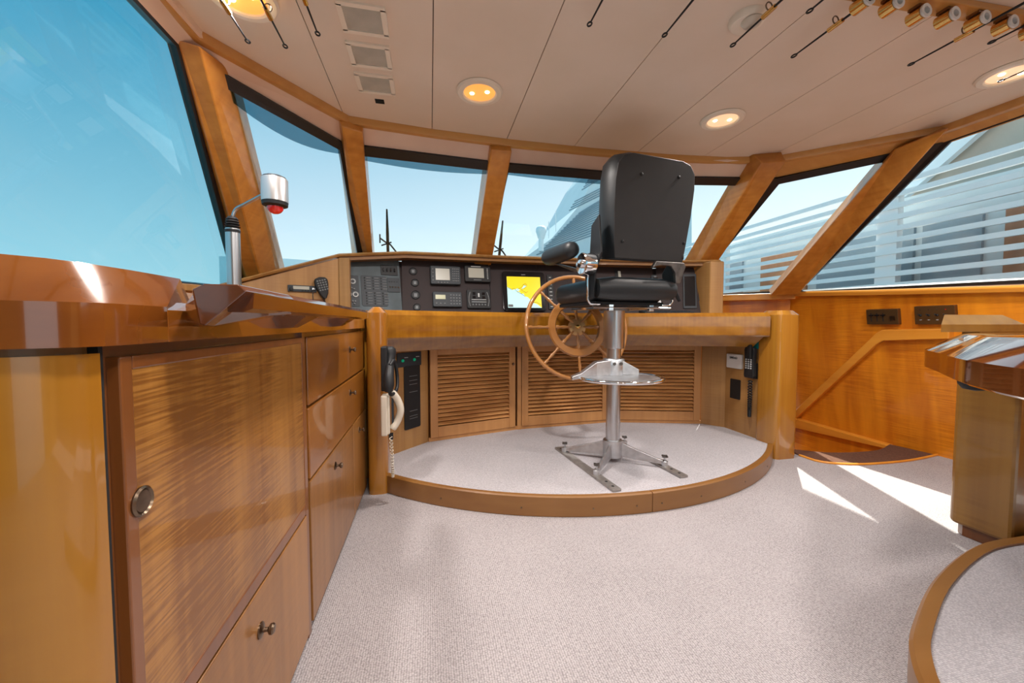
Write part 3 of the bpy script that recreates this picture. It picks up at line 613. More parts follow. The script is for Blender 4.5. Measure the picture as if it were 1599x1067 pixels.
# seat
def cushion(f, w, l, h, r, o, n=6, crown=.0):
    """rounded pad: w along u, l along v, h along w-axis"""
    m = MB(); rings = []
    for k in range(n+1):
        a = PI*k/n-PI/2; e = r*(1-math.cos(a)); z = -h/2+r+r*math.sin(a) if k <= n/2 else h/2-r+r*math.sin(a)
        if k == n/2: 
            rings.append([f.p(o[0]+x, o[1]+y, o[2]-h/2+r) for x, y in rrect(w, l, min(w, l)*.18, 5)])
            rings.append([f.p(o[0]+x, o[1]+y, o[2]+h/2-r) for x, y in rrect(w, l, min(w, l)*.18, 5)]); continue
        rings.append([f.p(o[0]+x, o[1]+y, o[2]+z) for x, y in rrect(w-2*e, l-2*e, max(.01, min(w, l)*.18-e*.5), 5)])
    return m.loft(rings)
SZ = 1.075
cushion(HF, .50, .50, .125, .05, (.0, .08, SZ)).build('seat', 'vinyl', ch, smooth=50)
d = MB(); d.tube([HF.p(-.235, -.185, SZ+.005), HF.p(-.15, -.20, SZ+.008), HF.p(.15, -.20, SZ+.008), HF.p(.235, -.185, SZ+.005)], [.050, .058, .058, .050], 16); d.build('seat_roll', 'vinyl', ch, smooth=50)
d = MB(); d.box((0, .06, SZ-.068), (.44, .42, .02), HF)
d.build('seat_pan', 'black', ch, bevel=.004)
for s in (-1, 1):
    d = MB(); d.box((s*.13, .05, SZ-.088), (.03, .40, .018), HF); d.box((s*.13, -.15, SZ-.092), (.028, .03, .035), HF); d.build('slide_rail', 'chrome', ch, bevel=.002)
d = MB(); d.lathe([(0, .972), (.08, .972), (.085, .978), (.085, .985), (0, .985)], c0, (0, 0, 1), 24); d.build('top_plate', 'darkmetal', ch)
d = MB(); d.tube([HF.p(-.24, -.16, .985), HF.p(.26, -.16, .985)], .006, 8); d.tube([HF.p(.10, -.17, .985), HF.p(.22, -.2, .98)], .004, 8); d.build('slide_lever', 'chrome', ch, smooth=40)
# back: shell frame leaning aft
BK = Fr(HF.p(.04, -.245, 1.225), HF.u, HF.w*1.0+HF.v*(-.12))     # u right, v up the back, w = aft
bw = -1
pad = MB(); n = 10
def backsec(h):      # half width at height h
    return .222+.018*min(1, h/.35)
out_ = []
H = .62
prof = []
for k in range(29):
    a = -PI/2+2*PI*k/28
prof = [(-.212, 0), (-.222, .10), (-.236, .30), (-.240, .46), (-.232, .55), (-.200, .60), (-.150, .618), (.150, .618), (.200, .60), (.232, .55), (.240, .46), (.236, .30), (.222, .10), (.212, 0)]
d = MB(); d.loft([[BK.p(x*s*1.05, (y*s2+o2)*.84, w*1.30) for x, y in prof] for s, s2, o2, w in ((.93, .97, .0, .0), (1.0, 1.0, 0, -.02), (1.03, 1.01, 0, -.05), (1.02, 1.0, 0, -.085), (.92, .96, .005, -.115), (.6, .7, .06, -.125))]); d.build('back_cushion', 'vinyl', ch, smooth=50)
d = MB(); d.flat(BK, [(x*1.01, (y*.975+.004)*.84) for x, y in prof], .0, .007); bb = d.build('backboard', 'backb', ch, bevel=.003)
for px, py in ((1002, 272), (1060, 277), (972, 377), (1068, 380)):
    u, v = BK.uv(px, py, .007); d = MB(); d.lathe([(0, 0), (.0085, 0), (.008, .004), (.004, .006), (0, .006)], BK.p(u, v, .007), BK.w, 12); d.build('button', 'black', bb, smooth=40)
# hinge side plates and brackets
for s in (-1, 1):
    d = MB(); x = s*.248
    pts = [(-.235, 1.44), (-.165, 1.40), (-.15, 1.24), (-.10, 1.18), (-.13, 1.03), (-.19, 1.03), (-.205, 1.16), (-.26, 1.25)]
    d.prism([HF.p(x, a, z) for a, z in pts], HF.u*(.010*s)); d.build('hinge_plate', 'black', ch, bevel=.003)
    d = MB(); d.tube([HF.p(s*.262, -.16, 1.20), HF.p(s*.272, -.16, 1.12), HF.p(s*.272, -.16, 1.02), HF.p(s*.255, -.16, 1.0), HF.p(s*.20, -.16, 1.0)], .006, 8); d.build('support_bar', 'chrome', ch, smooth=50)
# port arm rest with its round pivot
d = MB(); d.lathe([(0, 0), (.054, 0), (.056, .004), (.056, .060), (.051, .065), (.022, .062), (.020, .074), (.0, .075)], HF.p(-.262, -.185, 1.200), -HF.u, 28); d.build('arm_pivot', 'chrome', ch, smooth=35)
AR = Fr(HF.p(-.345, .10, 1.285), HF.v, HF.w)
d = MB(); d.loft([[HF.p(-.335+a*.040*s, q, 1.285+b*.040*s+o) for a, b in [(math.cos(t_)*1.12, math.sin(t_)*1.15) for t_ in [2*PI*k/14 for k in range(14)]]] for q, s, o in ((-.13, .45, 0), (-.115, .85, 0), (-.08, 1, 0), (.06, 1.08, .0), (.17, 1.05, .002), (.205, .85, .004), (.22, .45, .006))])
d.build('arm_pad', 'vinyl', ch, smooth=60)
d = MB(); d.loft([[HF.p(-.30, -.14, 1.18), HF.p(-.30, -.09, 1.17), HF.p(-.31, -.09, 1.17), HF.p(-.31, -.14, 1.18)], [HF.p(-.32, .10, 1.245), HF.p(-.32, .13, 1.25), HF.p(-.345, .13, 1.25), HF.p(-.345, .10, 1.245)]]); d.build('arm_support', 'darkmetal', ch, bevel=.003)
# starboard arm folded up: dark crank arm under the back
d = MB(); P_ = [(880, 0)]
d.prism([BK.p(a, b, .015) for a, b in ((.00, -.035), (.05, -.020), (.12, -.022), (.15, -.055), (.16, -.11), (.19, -.11), (.215, -.02), (.20, .0), (.02, .0))], BK.w*.02); d.build('recline_arm', 'darkmetal', ch, bevel=.004)
d = MB(); d.tube([HF.p(.27, -.14, 1.11), HF.p(.32, -.13, 1.08), HF.p(.36, -.12, 1.03)], [.007, .013, .010], 10); d.build('recline_lever', 'black', ch, smooth=50)

# ================================================================== INSTRUMENTS
def housing(name, label, cat, fr, px0, py0, px1, py1, th=.02, m='black', bev=.004, inset=0, group=None):
    """a box on the panel whose corners are where the photo shows them; returns root, frame centred on its face, size"""
    u0, v1 = fr.uv(px0, py0); u1, v0 = fr.uv(px1, py1); w, h = u1-u0, v1-v0
    root = thing(name, label, cat, fr.p((u0+u1)/2, (v0+v1)/2, 0), group)
    d = MB(); d.flat(fr, rrect(w, h, min(w, h)*.06, 2, (u0+u1)/2, (v0+v1)/2), -inset+.0005, th); d.build('housing', m, root, bevel=bev)
    return root, Fr(fr.p((u0+u1)/2, (v0+v1)/2, th), fr.u, fr.v), w, h
def plate(f, cx, cy, w, h, name, m, root, th=.002, base=0): d = MB(); d.box((cx, cy, base+th/2), (w, h, th), f); return d.build(name, m, root)
def grid(f, x0, x1, nx, y0, y1, ny, w, h, name, m, root, th=.003, rnd=False):
    first = None
    for i in range(nx):
        for j in range(ny):
            x = x0+(x1-x0)*i/max(1, nx-1); y = y0+(y1-y0)*j/max(1, ny-1)
            d = MB()
            if rnd: d.lathe([(0, 0), (w/2, 0), (w/2*.8, th), (0, th)], f.p(x, y, 0), f.w, 8)
            else: d.box((x, y, th/2), (w, h, th), f)
            d.build(name, m, root)
G0, G1, G2, G3, G4, G5 = [p[0] for p in PF]
# engine gauge columns, far port
r, f, w, h = housing('engine_gauge_panel', 'slate panel with two chrome rimmed engine gauges at the port end of the dashboard', 'gauge panel', G0, 544, 430, 562, 479, .004, 'ledgrey', .001)
for gx, gy, q in ((-.1*w, .30*h, .020), (.12*w, -.12*h, .020), (-.42*w, -.12*h, .012)):
    d = MB(); d.lathe([(0, 0), (q, 0), (q, .006), (q*.85, .008), (q*.8, .004), (0, .004)], f.p(gx, gy, 0), f.w, 20); gg = d.build('gauge', 'key', r, smooth=35)
    d = MB(); d.lathe([(0, .0042), (q*.6, .0042), (q*.6, .005), (0, .005)], f.p(gx, gy, 0), f.w, 16); d.build('dial', 'ledgrey', gg)
for gx, gy in ((-.25*w, .08*h), (.0, .05*h), (-.2*w, -.34*h), (.05*w, -.34*h), (-.05*w, -.42*h)):
    d = MB(); d.lathe([(0, 0), (.006, 0), (.005, .010), (0, .010)], f.p(gx, gy, 0), f.w, 10); d.build('switch', 'grey', r)
# alarm panel, three columns of lamps in two banks
r, f, w, h = housing('alarm_panel', 'slate alarm panel with three columns of small labelled lamps beside the port engine gauges', 'alarm panel', G0, 563, 430, 606, 479, .004, 'ledgrey', .001)
for c_ in range(3):
    for rr_ in range(10):
        y = .42*h-rr_*.088*h-(.05*h if rr_ > 4 else 0); x = -.36*w+c_*.32*w+(.0 if rr_ < 5 else .04*w)
        plate(f, x, y, .006, .009, 'indicator', 'slot', r, .002)
        plate(f, x+.026, y+.002, .030, .003, 'legend', 'grey', r, .001)
# small switch panels
r, f, w, h = housing('wiper_switch_panel', 'small black switch panel at the top of the slate dashboard section', 'switch panel', G0, 594, 414, 621, 431, .006, 'black', .001)
for k in range(4):
    d = MB(); d.box((-.36*w+k*.22*w, 0, .007), (.008, .022, .014), f); d.build('toggle', 'blackg', r)
r, f, w, h = housing('chrome_toggle_board', 'slate switch panel with a row of small chrome toggles beside the alarm lamps', 'switch panel', G0, 604, 434, 625, 457, .005, 'ledgrey', .001)
for k in range(4):
    plate(f, -.33*w+k*.2*w, .22*h, .006, .006, 'lamp', 'slot', r)
    d = MB(); d.tube([f.p(-.33*w+k*.22*w, -.12*h, 0), f.p(-.33*w+k*.22*w+.004, -.2*h, .012)], .0025, 6); d.build('toggle', 'brass', r)
# column of four small gauges
for px, py, q, lab in ((645, 424, .030, 'topmost'), (648, 442, .030, 'second from the top'), (649, 461, .034, 'third from the top'), (651, 480, .028, 'lowest')):
    u, v = G1.uv(px, py); t = thing('round_gauge', 'small round black gauge, %s of the column on the dark panel' % lab, 'gauge', G1.p(u, v), 'column of small round gauges')
    d = MB(); d.lathe([(0, .0005), (q, .0005), (q, .006), (q*.86, .008), (q*.8, .005), (0, .005)], G1.p(u, v, 0), G1.w, 22); d.build('bezel', 'black', t, smooth=35)
    plate(Fr(G1.p(u, v, .005), G1.u, G1.v), 0, -.001, q*.7, q*.8, 'window', 'grey', t, .001)
# multifunction display, radar display
r, f, w, h = housing('radar_display', 'dark grey display with a beige screen and button rows, upper left of the centre dashboard', 'display', G1, 671, 417, 719, 447, .035, 'ledgrey', .006)
plate(f, -.10*w, .03*h, .46*w, .62*h, 'screen', 'lcd', r)
grid(f, .24*w, .42*w, 4, -.30*h, .34*h, 6, .008, .006, 'button', 'grey', r); grid(f, -.42*w, -.42*w, 1, -.3*h, .3*h, 4, .008, .006, 'button', 'grey', r); grid(f, -.25*w, .05*w, 4, -.41*h, -.41*h, 1, .010, .005, 'button', 'grey', r)
r, f, w, h = housing('sounder_display', 'black display with a tan screen and white key column beside the radar display', 'display', G1, 724, 416, 765, 443, .035, 'black', .004)
plate(f, -.06*w, .02*h, .60*w, .58*h, 'screen', 'lcd', r); grid(f, .38*w, .38*w, 1, -.30*h, .28*h, 7, .009, .005, 'button', 'key', r)
plate(f, -.06*w, .41*h, .38*w, .05*h, 'legend', 'key', r, .001); plate(f, -.02*w, -.39*h, .30*w, .04*h, 'legend', 'grey', r, .001)
r, f, w, h = housing('autopilot_keypad', 'black keypad unit with a small yellow green display below the radar display', 'keypad', G1, 675, 457, 721, 481, .028, 'ledgrey', .005)
plate(f, -.24*w, .14*h, .34*w, .28*h, 'screen', 'lcdy', r); grid(f, .12*w, .42*w, 4, -.30*h, .28*h, 4, .011, .007, 'button', 'grey', r); grid(f, -.38*w, -.10*w, 3, -.28*h, -.28*h, 1, .011, .007, 'button', 'grey', r)
r, f, w, h = housing('searchlight_control', 'black control box with four square buttons inside a curved silver outline', 'control box', G1, 728, 453, 766, 483, .02, 'black', .004)
for s in (-1, 1):
    d = MB(); d.tube([f.p(s*.36*w, .36*h, .001), f.p(s*.42*w, .1*h, .001), f.p(s*.43*w, -.12*h, .001), f.p(s*.38*w, -.38*h, .001)], .0012, 6); d.build('outline', 'key', r)
grid(f, -.20*w, .20*w, 2, .08*h, .28*h, 2, .022, .020, 'button', 'blackg', r); plate(f, 0, .2*h, .012, .03, 'legend', 'key', r)
grid(f, -.26*w, .26*w, 5, -.30*h, -.30*h, 1, .014, .016, 'key', 'grey', r, rnd=True)
for s in (-1, 1): plate(f, 0, -.10*h+s*.06*h, .62*w, .004, 'divider', 'key', r, .001)
# chart plotter
r, f, w, h = housing('chart_plotter', 'large black chart plotter showing a yellow and pale blue sea chart', 'chart plotter', G2, 783, 425, 852, 487, .02, 'blackg', .003)
a0, b0 = f.uv(791, 432); a1, b1 = f.uv(846, 481); sw_, sh_ = a1-a0, b0-b1; sx0, sy0 = (a0+a1)/2, (b0+b1)/2
scn = plate(f, sx0, sy0, sw_, sh_, 'screen', 'sea', r, .002)
SP = lambda pts: [(sx0-sw_/2+a*sw_, sy0-sh_/2+b*sh_) for a, b in pts]
d = MB(); d.flat(f, SP([(0, 1), (1, 1), (1, .0), (.86, .12), (.75, .16), (.60, .34), (.52, .36), (.47, .46), (.42, .44), (.34, .52), (.30, .50), (.22, .60), (.16, .56), (.08, .62), (0, .66)]), .002, .003); d.build('land', 'land', scn)
d = MB()
for P_ in ([(.02, .64), (.12, .58), (.2, .62), (.3, .50), (.42, .44), (.52, .36)], [(.30, .60), (.42, .64), (.48, .74), (.58, .70), (.52, .62), (.40, .58)], [(.48, .74), (.54, .78), (.60, .72)], [(.75, .16), (.85, .18), (.97, .10)], [(.42, .56), (.56, .48), (.60, .52)]):
    d.tube([f.p(a, b, .0035) for a, b in SP(P_)], .0012, 5)
d.build('coastline', 'ink', scn)
d = MB(); d.flat(f, SP([(.48, .62), (.58, .70), (.50, .72), (.42, .60)]), .003, .004); d.flat(f, SP([(.20, .56), (.30, .62), (.38, .56), (.3, .52)]), .003, .004); d.build('inlet', 'sea', scn)
plate(f, sx0-.42*sw_, sy0-.44*sh_, .14*sw_, .08*sh_, 'legend', 'grey', scn, .003)
plate(f, 0, .42*h, .10*w, .02*h, 'maker_plate', 'grey', r, .001)
# keyboard strip right of the plotter
r, f, w, h = housing('plotter_keypad', 'narrow black keypad with white legends just starboard of the chart plotter', 'keypad', G2, 853, 430, 866, 484, .012, 'black', .002)
for k in range(9): plate(f, 0, .42*h-k*.105*h, .022 if k % 3 else .016, .006, 'key', 'key', r, .002)
# instruments starboard of the wheel
r, f, w, h = housing('depth_display', 'small black display with a beige screen seen under the helm chair back', 'display', G3, 957, 421, 1005, 452, .03, 'black', .004)
plate(f, -.08*w, .02*h, .62*w, .66*h, 'screen', 'lcd', r); grid(f, .40*w, .40*w, 1, -.30*h, .34*h, 7, .010, .006, 'button', 'key', r)
r, f, w, h = housing('engine_monitor', 'dark monitor framed in grey behind the starboard side of the helm chair', 'monitor', G4, 1016, 430, 1062, 482, .012, 'ledgrey', .002)
plate(f, 0, .02*h, .86*w, .80*h, 'screen', 'blackg', r)
for k in range(6): plate(f, -.36*w+k*.14*w, .44*h, .02, .012, 'key', 'grey', r)
r, f, w, h = housing('satellite_display', 'dark upright monitor left of the numeric keypad at the starboard end', 'monitor', G5, 1066, 429, 1088, 482, .010, 'ledgrey', .002)
plate(f, 0, .0, .80*w, .86*h, 'screen', 'blackg', r)
r, f, w, h = housing('numeric_keypad', 'black keypad with white dots and a round knob at the starboard dashboard end', 'keypad', G5, 1089, 425, 1107, 470, .006, 'black', .002)
d = MB(); d.lathe([(0, 0), (.016, 0), (.015, .012), (0, .013)], f.p(.02*w, .24*h, 0), f.w, 18); d.build('knob', 'cream', r, smooth=35)
grid(f, -.34*w, .34*w, 4, -.42*h, .0*h, 5, .007, .006, 'key', 'key', r); grid(f, -.3*w, .3*w, 2, .42*h, .42*h, 1, .008, .006, 'key', 'key', r)
# laptop style keyboard lying on the desk edge
t = thing('keyboard', 'dark keyboard lying on the desk behind the helm chair', 'keyboard', (1.78, 2.72, .971))
d = MB(); KF = Fr((1.80, 2.74, .9715), (1, -.16, 0), (.16, 1, .15)); d.box((0, 0, .010), (.40, .14, .018), KF); d.build('case', 'black', t, bevel=.003)
for j in range(4):
    for i in range(12): plate(KF, -.17+i*.031, -.045+j*.028, .025, .020, 'key', 'ledgrey', t, .004, .019)

# ---- vhf radio in the port wing
r, f, w, h = housing('wing_radio', 'slim black radio set into the pale teak wing panel at the port end', 'radio', WG, 449, 445, 494, 457, .012, 'ledgrey', .002)
plate(f, -.04*w, .12*h, .56*w, .48*h, 'screen', 'lcd', r); grid(f, -.0*w, .30*w, 4, -.30*h, -.30*h, 1, .010, .008, 'button', 'black', r)
d = MB(); d.lathe([(0, 0), (.012, 0), (.010, .010), (0, .011)], f.p(-.38*w, -.14*h, 0), f.w, 14); d.build('dial', 'black', r)
d = MB(); d.lathe([(0, 0), (.009, 0), (.008, .012), (0, .013)], f.p(.38*w, .0*h, 0), f.w, 14); d.build('jack', 'chrome', r)
u0, v0 = WG.uv(503, 450); t = thing('hand_microphone', 'black hand microphone with a keypad hung beside the wing radio', 'microphone', WG.p(u0, v0, 0))
mf = Fr(WG.p(u0, v0, .01), WG.u+WG.v*(-.0)+V((0, 0, .28)), WG.v+WG.u*(-.0))
prof = [(-.040, .048), (-.030, .066), (0, .072), (.032, .064), (.043, .046), (.040, .02), (.020, -.045), (.0, -.075), (-.018, -.072), (-.030, -.04), (-.042, .02)]
d = MB(); d.flat(mf, prof, 0, .03); mc = d.build('case', 'black', t, bevel=.007)
for j in range(5):
    for i in range(4):
        plate(Fr(mf.p(0, 0, .03), mf.u, mf.v), -.022+i*.0155, .048-j*.0155, .009, .008, 'key', 'grey', mc, .003)
d = MB(); jk = f.p(.38*w, 0, .012); d.tube(spline([jk, jk+V((.0, -.02, -.05)), V((jk.x+.01, jk.y-.01, jk.z-.12)), mf.p(-.02, -.12, 0), mf.p(-.01, -.07, .01)], 8), .0028, 6); d.build('cord', 'black', t, smooth=50)
d = MB(); d.box((-.02, -.10, .001), (.30, .07, .006), Fr(f.p(0, 0, -.012), f.u, f.v)); tag(d.build('recessed_plate', 'brown', None), 'brown plate under the wing radio in the teak wing', 'plate')

# ---- port inner side of the console: handsets and breaker panel
S1, L1, _ = facet(wallpts[1], wallpts[2], .09, .76)
r, f, w, h = housing('breaker_panel', 'tall black breaker panel with thin grey label lines under the port desk', 'breaker panel', S1, 630, 572, 656, 665, .006, 'black', .001)
for yy in (.33, .26, .20, .08, -.22, -.30, -.34): plate(f, .05*w, yy*h, .5*w, .003, 'label_line', 'grey', r, .001)
r, f, w, h = housing('lamp_switch_panel', 'small dark panel with two green lamps above the breaker panel', 'switch panel', S1, 619, 552, 657, 570, .006, 'ledgrey', .001)
for s in (-1, 1):
    d = MB(); d.lathe([(0, 0), (.010, 0), (.008, .007), (0, .007)], f.p(s*.24*w-.01, -.05*h, 0), f.w, 14); d.build('green_lamp', 'green', r)
    plate(f, s*.24*w+.02, .15*h, .03, .004, 'legend', 'key', r, .001)
# black handset
S0 = Fr((-.235, 2.30, 0), (0, 1, 0), (0, 0, 1))     # port inner face, normal +x
c1 = at(608, 562, X=-.20); t = thing('black_handset', 'black telephone style handset hung upright above the cream phone', 'handset', (c1.x, c1.y, c1.z))
hf = Fr(c1, (.35, 1, 0), (0, 0, 1))
ax = [at(609, 545, X=-.20), at(609, 560, X=-.198), at(608, 585, X=-.196), at(607, 612, X=-.198)]
d = MB(); d.tube([ax[0]+V((0, 0, .012)), ax[0], ax[0]-V((0, 0, .03)), ax[1]-V((0, 0, .03)), ax[2], ax[3]+V((0, 0, .03)), ax[3]], [.014, .028, .030, .020, .022, .026, .018], 12); d.build('grip', 'black', t, smooth=50)
d = MB(); d.tube(spline([ax[3]+V((0, 0, .01)), ax[3]+V((.01, .03, -.02)), ax[3]+V((.03, .09, .0)), ax[3]+V((.03, .12, .06)), ax[3]+V((.02, .09, .14)), ax[2]+V((.0, .03, .04))], 6), .009, 8); d.build('cord', 'black', t, smooth=50)
d = MB(); d.box((-.225, ax[1].y+.02, ax[1].z-.05), (.03, .09, .22)); d.build('cradle', 'black', t, bevel=.006)
# cream phone
b0 = at(602, 618, X=-.215); b1 = at(604, 678, X=-.215)
t = thing('cream_phone', 'cream wall telephone with a curved handset and coiled cord on the port post side', 'telephone', (b0.x, b0.y, (b0.z+b1.z)/2))
yc = b0.y+.03
d = MB(); d.box((-.222, yc, (b0.z+b1.z)/2), (.030, .085, b0.z-b1.z)); d.box((-.204, yc-.015, (b0.z+b1.z)/2), (.012, .03, (b0.z-b1.z)*.96)); d.build('base', 'cream', t, bevel=.006)
zt, zb = b0.z+.01, b1.z+.02
d = MB(); P_ = spline([V((-.190, yc+.01, zt)), V((-.165, yc+.02, zt-.04)), V((-.150, yc+.02, (zt+zb)/2)), V((-.165, yc+.02, zb+.04)), V((-.190, yc+.01, zb))], 6)
d.tube(P_, [.014]+[.018]*(len(P_)-2)+[.014], 10); d.build('handset', 'cream', t, smooth=60)
d = MB(); d.box((-.187, yc+.018, (zt+zb)/2), (.010, .024, .13)); d.build('keypad', 'ledgrey', t)
d = MB(); co = []; p0_ = V((-.195, yc, b1.z-.01)); lowp = V((-.19, yc+.01, .135))
for k in range(240):
    s = k/239; q = p0_+(lowp-p0_)*math.sin(s*PI); q = q+V((0, (s-.5)*.035, 0)); a = k*.9; co.append(q+V((math.cos(a)*.006, math.sin(a)*.006, 0)))
d.tube(co, .0022, 5); d.build('coiled_cord', 'cream', t, smooth=60)
d = MB(); d.box((p0_.x, yc, b1.z-.012), (.02, .02, .03)); d.build('plug', 'black', t)

# ---- starboard inner side of the console
SR = Fr((2.235, 2.62, .09), (0, -1, 0), (0, 0, 1))    # normal -x
r, f, w, h = housing('white_control_box', 'square white box with a dark maker name on the starboard inner console side', 'control box', SR, 1138, 552, 1161, 577, .02, 'white', .004)
cu = bpy.data.curves.new('lettering', 'FONT'); cu.body = 'SIMRAD'; cu.size = .022; cu.align_x = 'CENTER'; cu.align_y = 'CENTER'; cu.extrude = .0004; cu.offset = .0006
to = bpy.data.objects.new('lettering', cu); COL.objects.link(to); cu.materials.append(M['black']); to.parent = r
mx_ = Matrix((f.u, f.v, f.w)).transposed().to_4x4(); mx_.translation = f.p(-.02*w, .24*h, .0008)-r.location; to.matrix_local = mx_
lm = bpy.data.meshes.new_from_object(to); lo_ = bpy.data.objects.new('lettering', lm); COL.objects.link(lo_); lo_.parent = r; lo_.matrix_local = mx_; bpy.data.objects.remove(to)
r, f, w, h = housing('speaker_plate', 'narrow plain black plate below the white box', 'plate', SR, 1141, 591, 1156, 625, .004, 'black', .001)
c1 = at(1168, 567, X=2.20); t = thing('cordless_phone', 'black corded phone with white keys hanging by a teal sticker on the starboard side', 'telephone', (c1.x, c1.y, c1.z))
r_, f, w, h = SR, None, 0, 0
u0, v1 = SR.uv(1174, 568); 
d = MB(); ua, va = SR.uv(1170, 590); ub, vb = SR.uv(1184, 568); d.box(((ua+ub)/2, (va+vb)/2, .010), (abs(ub-ua), abs(vb-va), .02), SR); d.build('cradle', 'black', t, bevel=.003)
ua, va = SR.uv(1163, 589, .035); ub, vb = SR.uv(1180, 543, .035); PFm = Fr(SR.p((ua+ub)/2, (va+vb)/2, .020), SR.u, SR.v); w, h = ub-ua, vb-va
d = MB(); d.loft([[PFm.p(x*s, y, q) for x, q in ((-w/2, 0), (w/2, 0), (w/2, .028), (-w/2, .028))] for y, s in ((-h/2, .8), (-h*.42, 1), (h*.0, .85), (h*.40, 1.0), (h/2, .8))]); hs = d.build('handset', 'black', t, bevel=.005)
for i in range(3):
    for j in range(5): plate(Fr(PFm.p(0, 0, .028), SR.u, SR.v), (-.24+i*.24)*w, -.18*h+j*.07*h, .012, .009, 'key', 'key', hs, .002)
d = MB(); d.box((.15*w, .36*h, .036), (.035, .10, .02), PFm); d.build('earpiece', 'black', hs, bevel=.006)
p0_ = PFm.p(0, -h/2, .01); d = MB(); co = []
for k in range(260):
    s = k/259; q = p0_+V((0, .01*(s-.5), -.02-.255*math.sin(s*PI)))+V((-.0, .012*math.cos(s*PI), 0)); a = k*1.0; co.append(q+V((math.cos(a)*.007, math.sin(a)*.007, 0)))
d.tube(co, .0045, 5); d.build('coiled_cord', 'black', t, smooth=60)
ua, va = SR.uv(1173, 543); ub, vb = SR.uv(1185, 535); d = MB(); d.box(((ua+ub)/2, (va+vb)/2, .001), (abs(ub-ua), abs(vb-va)*1.3, .001), SR)
tag(d.build('sticker', 'teal', None), 'small teal sticker above the black phone on the starboard console side', 'sticker')

# ================================================================== SIGNAL LAMP ON A POLE
pb_ = at(366, 445, Y=1.85); pz0 = .966
t = thing('pole_lamp', 'silver cylinder lamp with a red lens on a bent arm above a steel pole', 'lamp', (pb_.x, pb_.y, .93))
x0, y0_ = pb_.x, pb_.y; ztop = at(366, 350, Y=1.85).z
d = MB(); d.lathe([(0, .929), (.026, .929), (.026, ztop-.02), (0, ztop-.02)], (x0, y0_, 0), (0, 0, 1), 24); d.build('pole', 'steel', t, smooth=40)
bl0, bl1 = at(366, 364, Y=1.85).z, at(364, 337, Y=1.85).z
d = MB(); prof = [(0, bl0), (.027, bl0), (.028, bl0+.01)]
for k in range(4):
    z = bl0+.02+k*(bl1-bl0-.03)/4; dz = (bl1-bl0-.03)/4; prof += [(.020, z), (.029-.002*k, z+dz*.5)]
prof += [(.014, bl1-.005), (.006, bl1), (0, bl1)]
d.lathe(prof, (x0, y0_, 0), (0, 0, 1), 20); d.build('rubber_boot', 'black', t, smooth=30)
a1 = at(364, 336, Y=1.85); a2 = at(369, 326, Y=1.85); a3 = at(412, 303, Y=1.80)
d = MB(); d.tube(spline([a1-V((0, 0, .02)), a1, a2, a2+(a3-a2)*.3, a3], 5), .0065, 10); d.build('arm', 'steel', t, smooth=50)
hc = at(429, 300, Y=1.79); q = 17.0/612*1.9*.93
d = MB(); zt_, zb_ = at(429, 281, Y=1.79).z, at(429, 316, Y=1.79).z
d.lathe([(0, zb_), (q, zb_), (q, zt_), (q*.97, zt_+.003), (0, zt_+.003)], (hc.x, hc.y, 0), (0, 0, 1), 30); hd_ = d.build('head', 'alu', t, smooth=40)
d = MB(); d.lathe([(0, zt_), (q*.9, zt_+.001), (q*.86, zt_+.010), (q*.7, zt_+.014), (0, zt_+.015)], (hc.x, hc.y, 0), (0, 0, 1), 28); d.build('top_cap', 'ledgrey', hd_, smooth=40)
d = MB(); d.lathe([(0, zb_+.004), (q*.99, zb_+.002), (q*.95, zb_-.014), (q*.7, zb_-.020), (0, zb_-.020)], (hc.x, hc.y, 0), (0, 0, 1), 28); d.build('bottom_cap', 'black', hd_, smooth=40)
d = MB(); d.lathe([(0, zb_-.018), (q*.62, zb_-.018), (q*.60, zb_-.030), (q*.42, zb_-.041), (q*.2, zb_-.046), (0, zb_-.047)], (hc.x, hc.y, 0), (0, 0, 1), 24); d.build('red_lens', 'red', hd_, smooth=50)

# ================================================================== STARBOARD WALL
def wall_plate(name, label, px0, py0, px1, py1, n):
    u0, v1 = WR.uv(px0, py0, .03); u1, v0 = WR.uv(px1, py1, .03); t = thing(name, label, 'switch panel', WR.p((u0+u1)/2, (v0+v1)/2, 0))
    d = MB(); d.flat(WR, rrect(u1-u0, v1-v0, .003, 2, (u0+u1)/2, (v0+v1)/2), .0005, .03); d.build('plate', 'switchp', t, bevel=.003)
    f = Fr(WR.p((u0+u1)/2, (v0+v1)/2, .03), WR.u, WR.v); return t, f, u1-u0, v1-v0
t, f, w, h = wall_plate('dimmer_switch_plate', 'bronze wall plate with three slider switches and a square button, nearer the console', 1352, 484, 1403, 507, 3)
for k in range(3):
    plate(f, (-.34+.19*k)*w, -.02*h, .006, .55*h, 'slot', 'slot', t, .001); d = MB(); d.box(((-.34+.19*k)*w+.004, .12*h, .006), (.026, .008, .012), f); d.build('slider', 'blackg', t)
plate(f, .33*w, -.10*h, .032, .034, 'button', 'bronze', t, .003)
t, f, w, h = wall_plate('toggle_switch_plate', 'bronze wall plate with a row of four black toggle switches, by the side counter', 1427, 479, 1492, 507, 4)
for k in range(4):
    x = (-.34+.21*k)*w; d = MB(); d.lathe([(0, 0), (.008, 0), (.007, .004), (.003, .005), (.0045, .022), (0, .023)], f.p(x, 0, 0), f.w+V((0, 0, .4)), 10); d.build('toggle', 'black', t, smooth=40)
    plate(f, x, -.25*h, .012, .003, 'legend', 'key', t, .0008); plate(f, x, .30*h, .005, .005, 'lamp', 'red' if k == 3 else 'slot', t, .001)

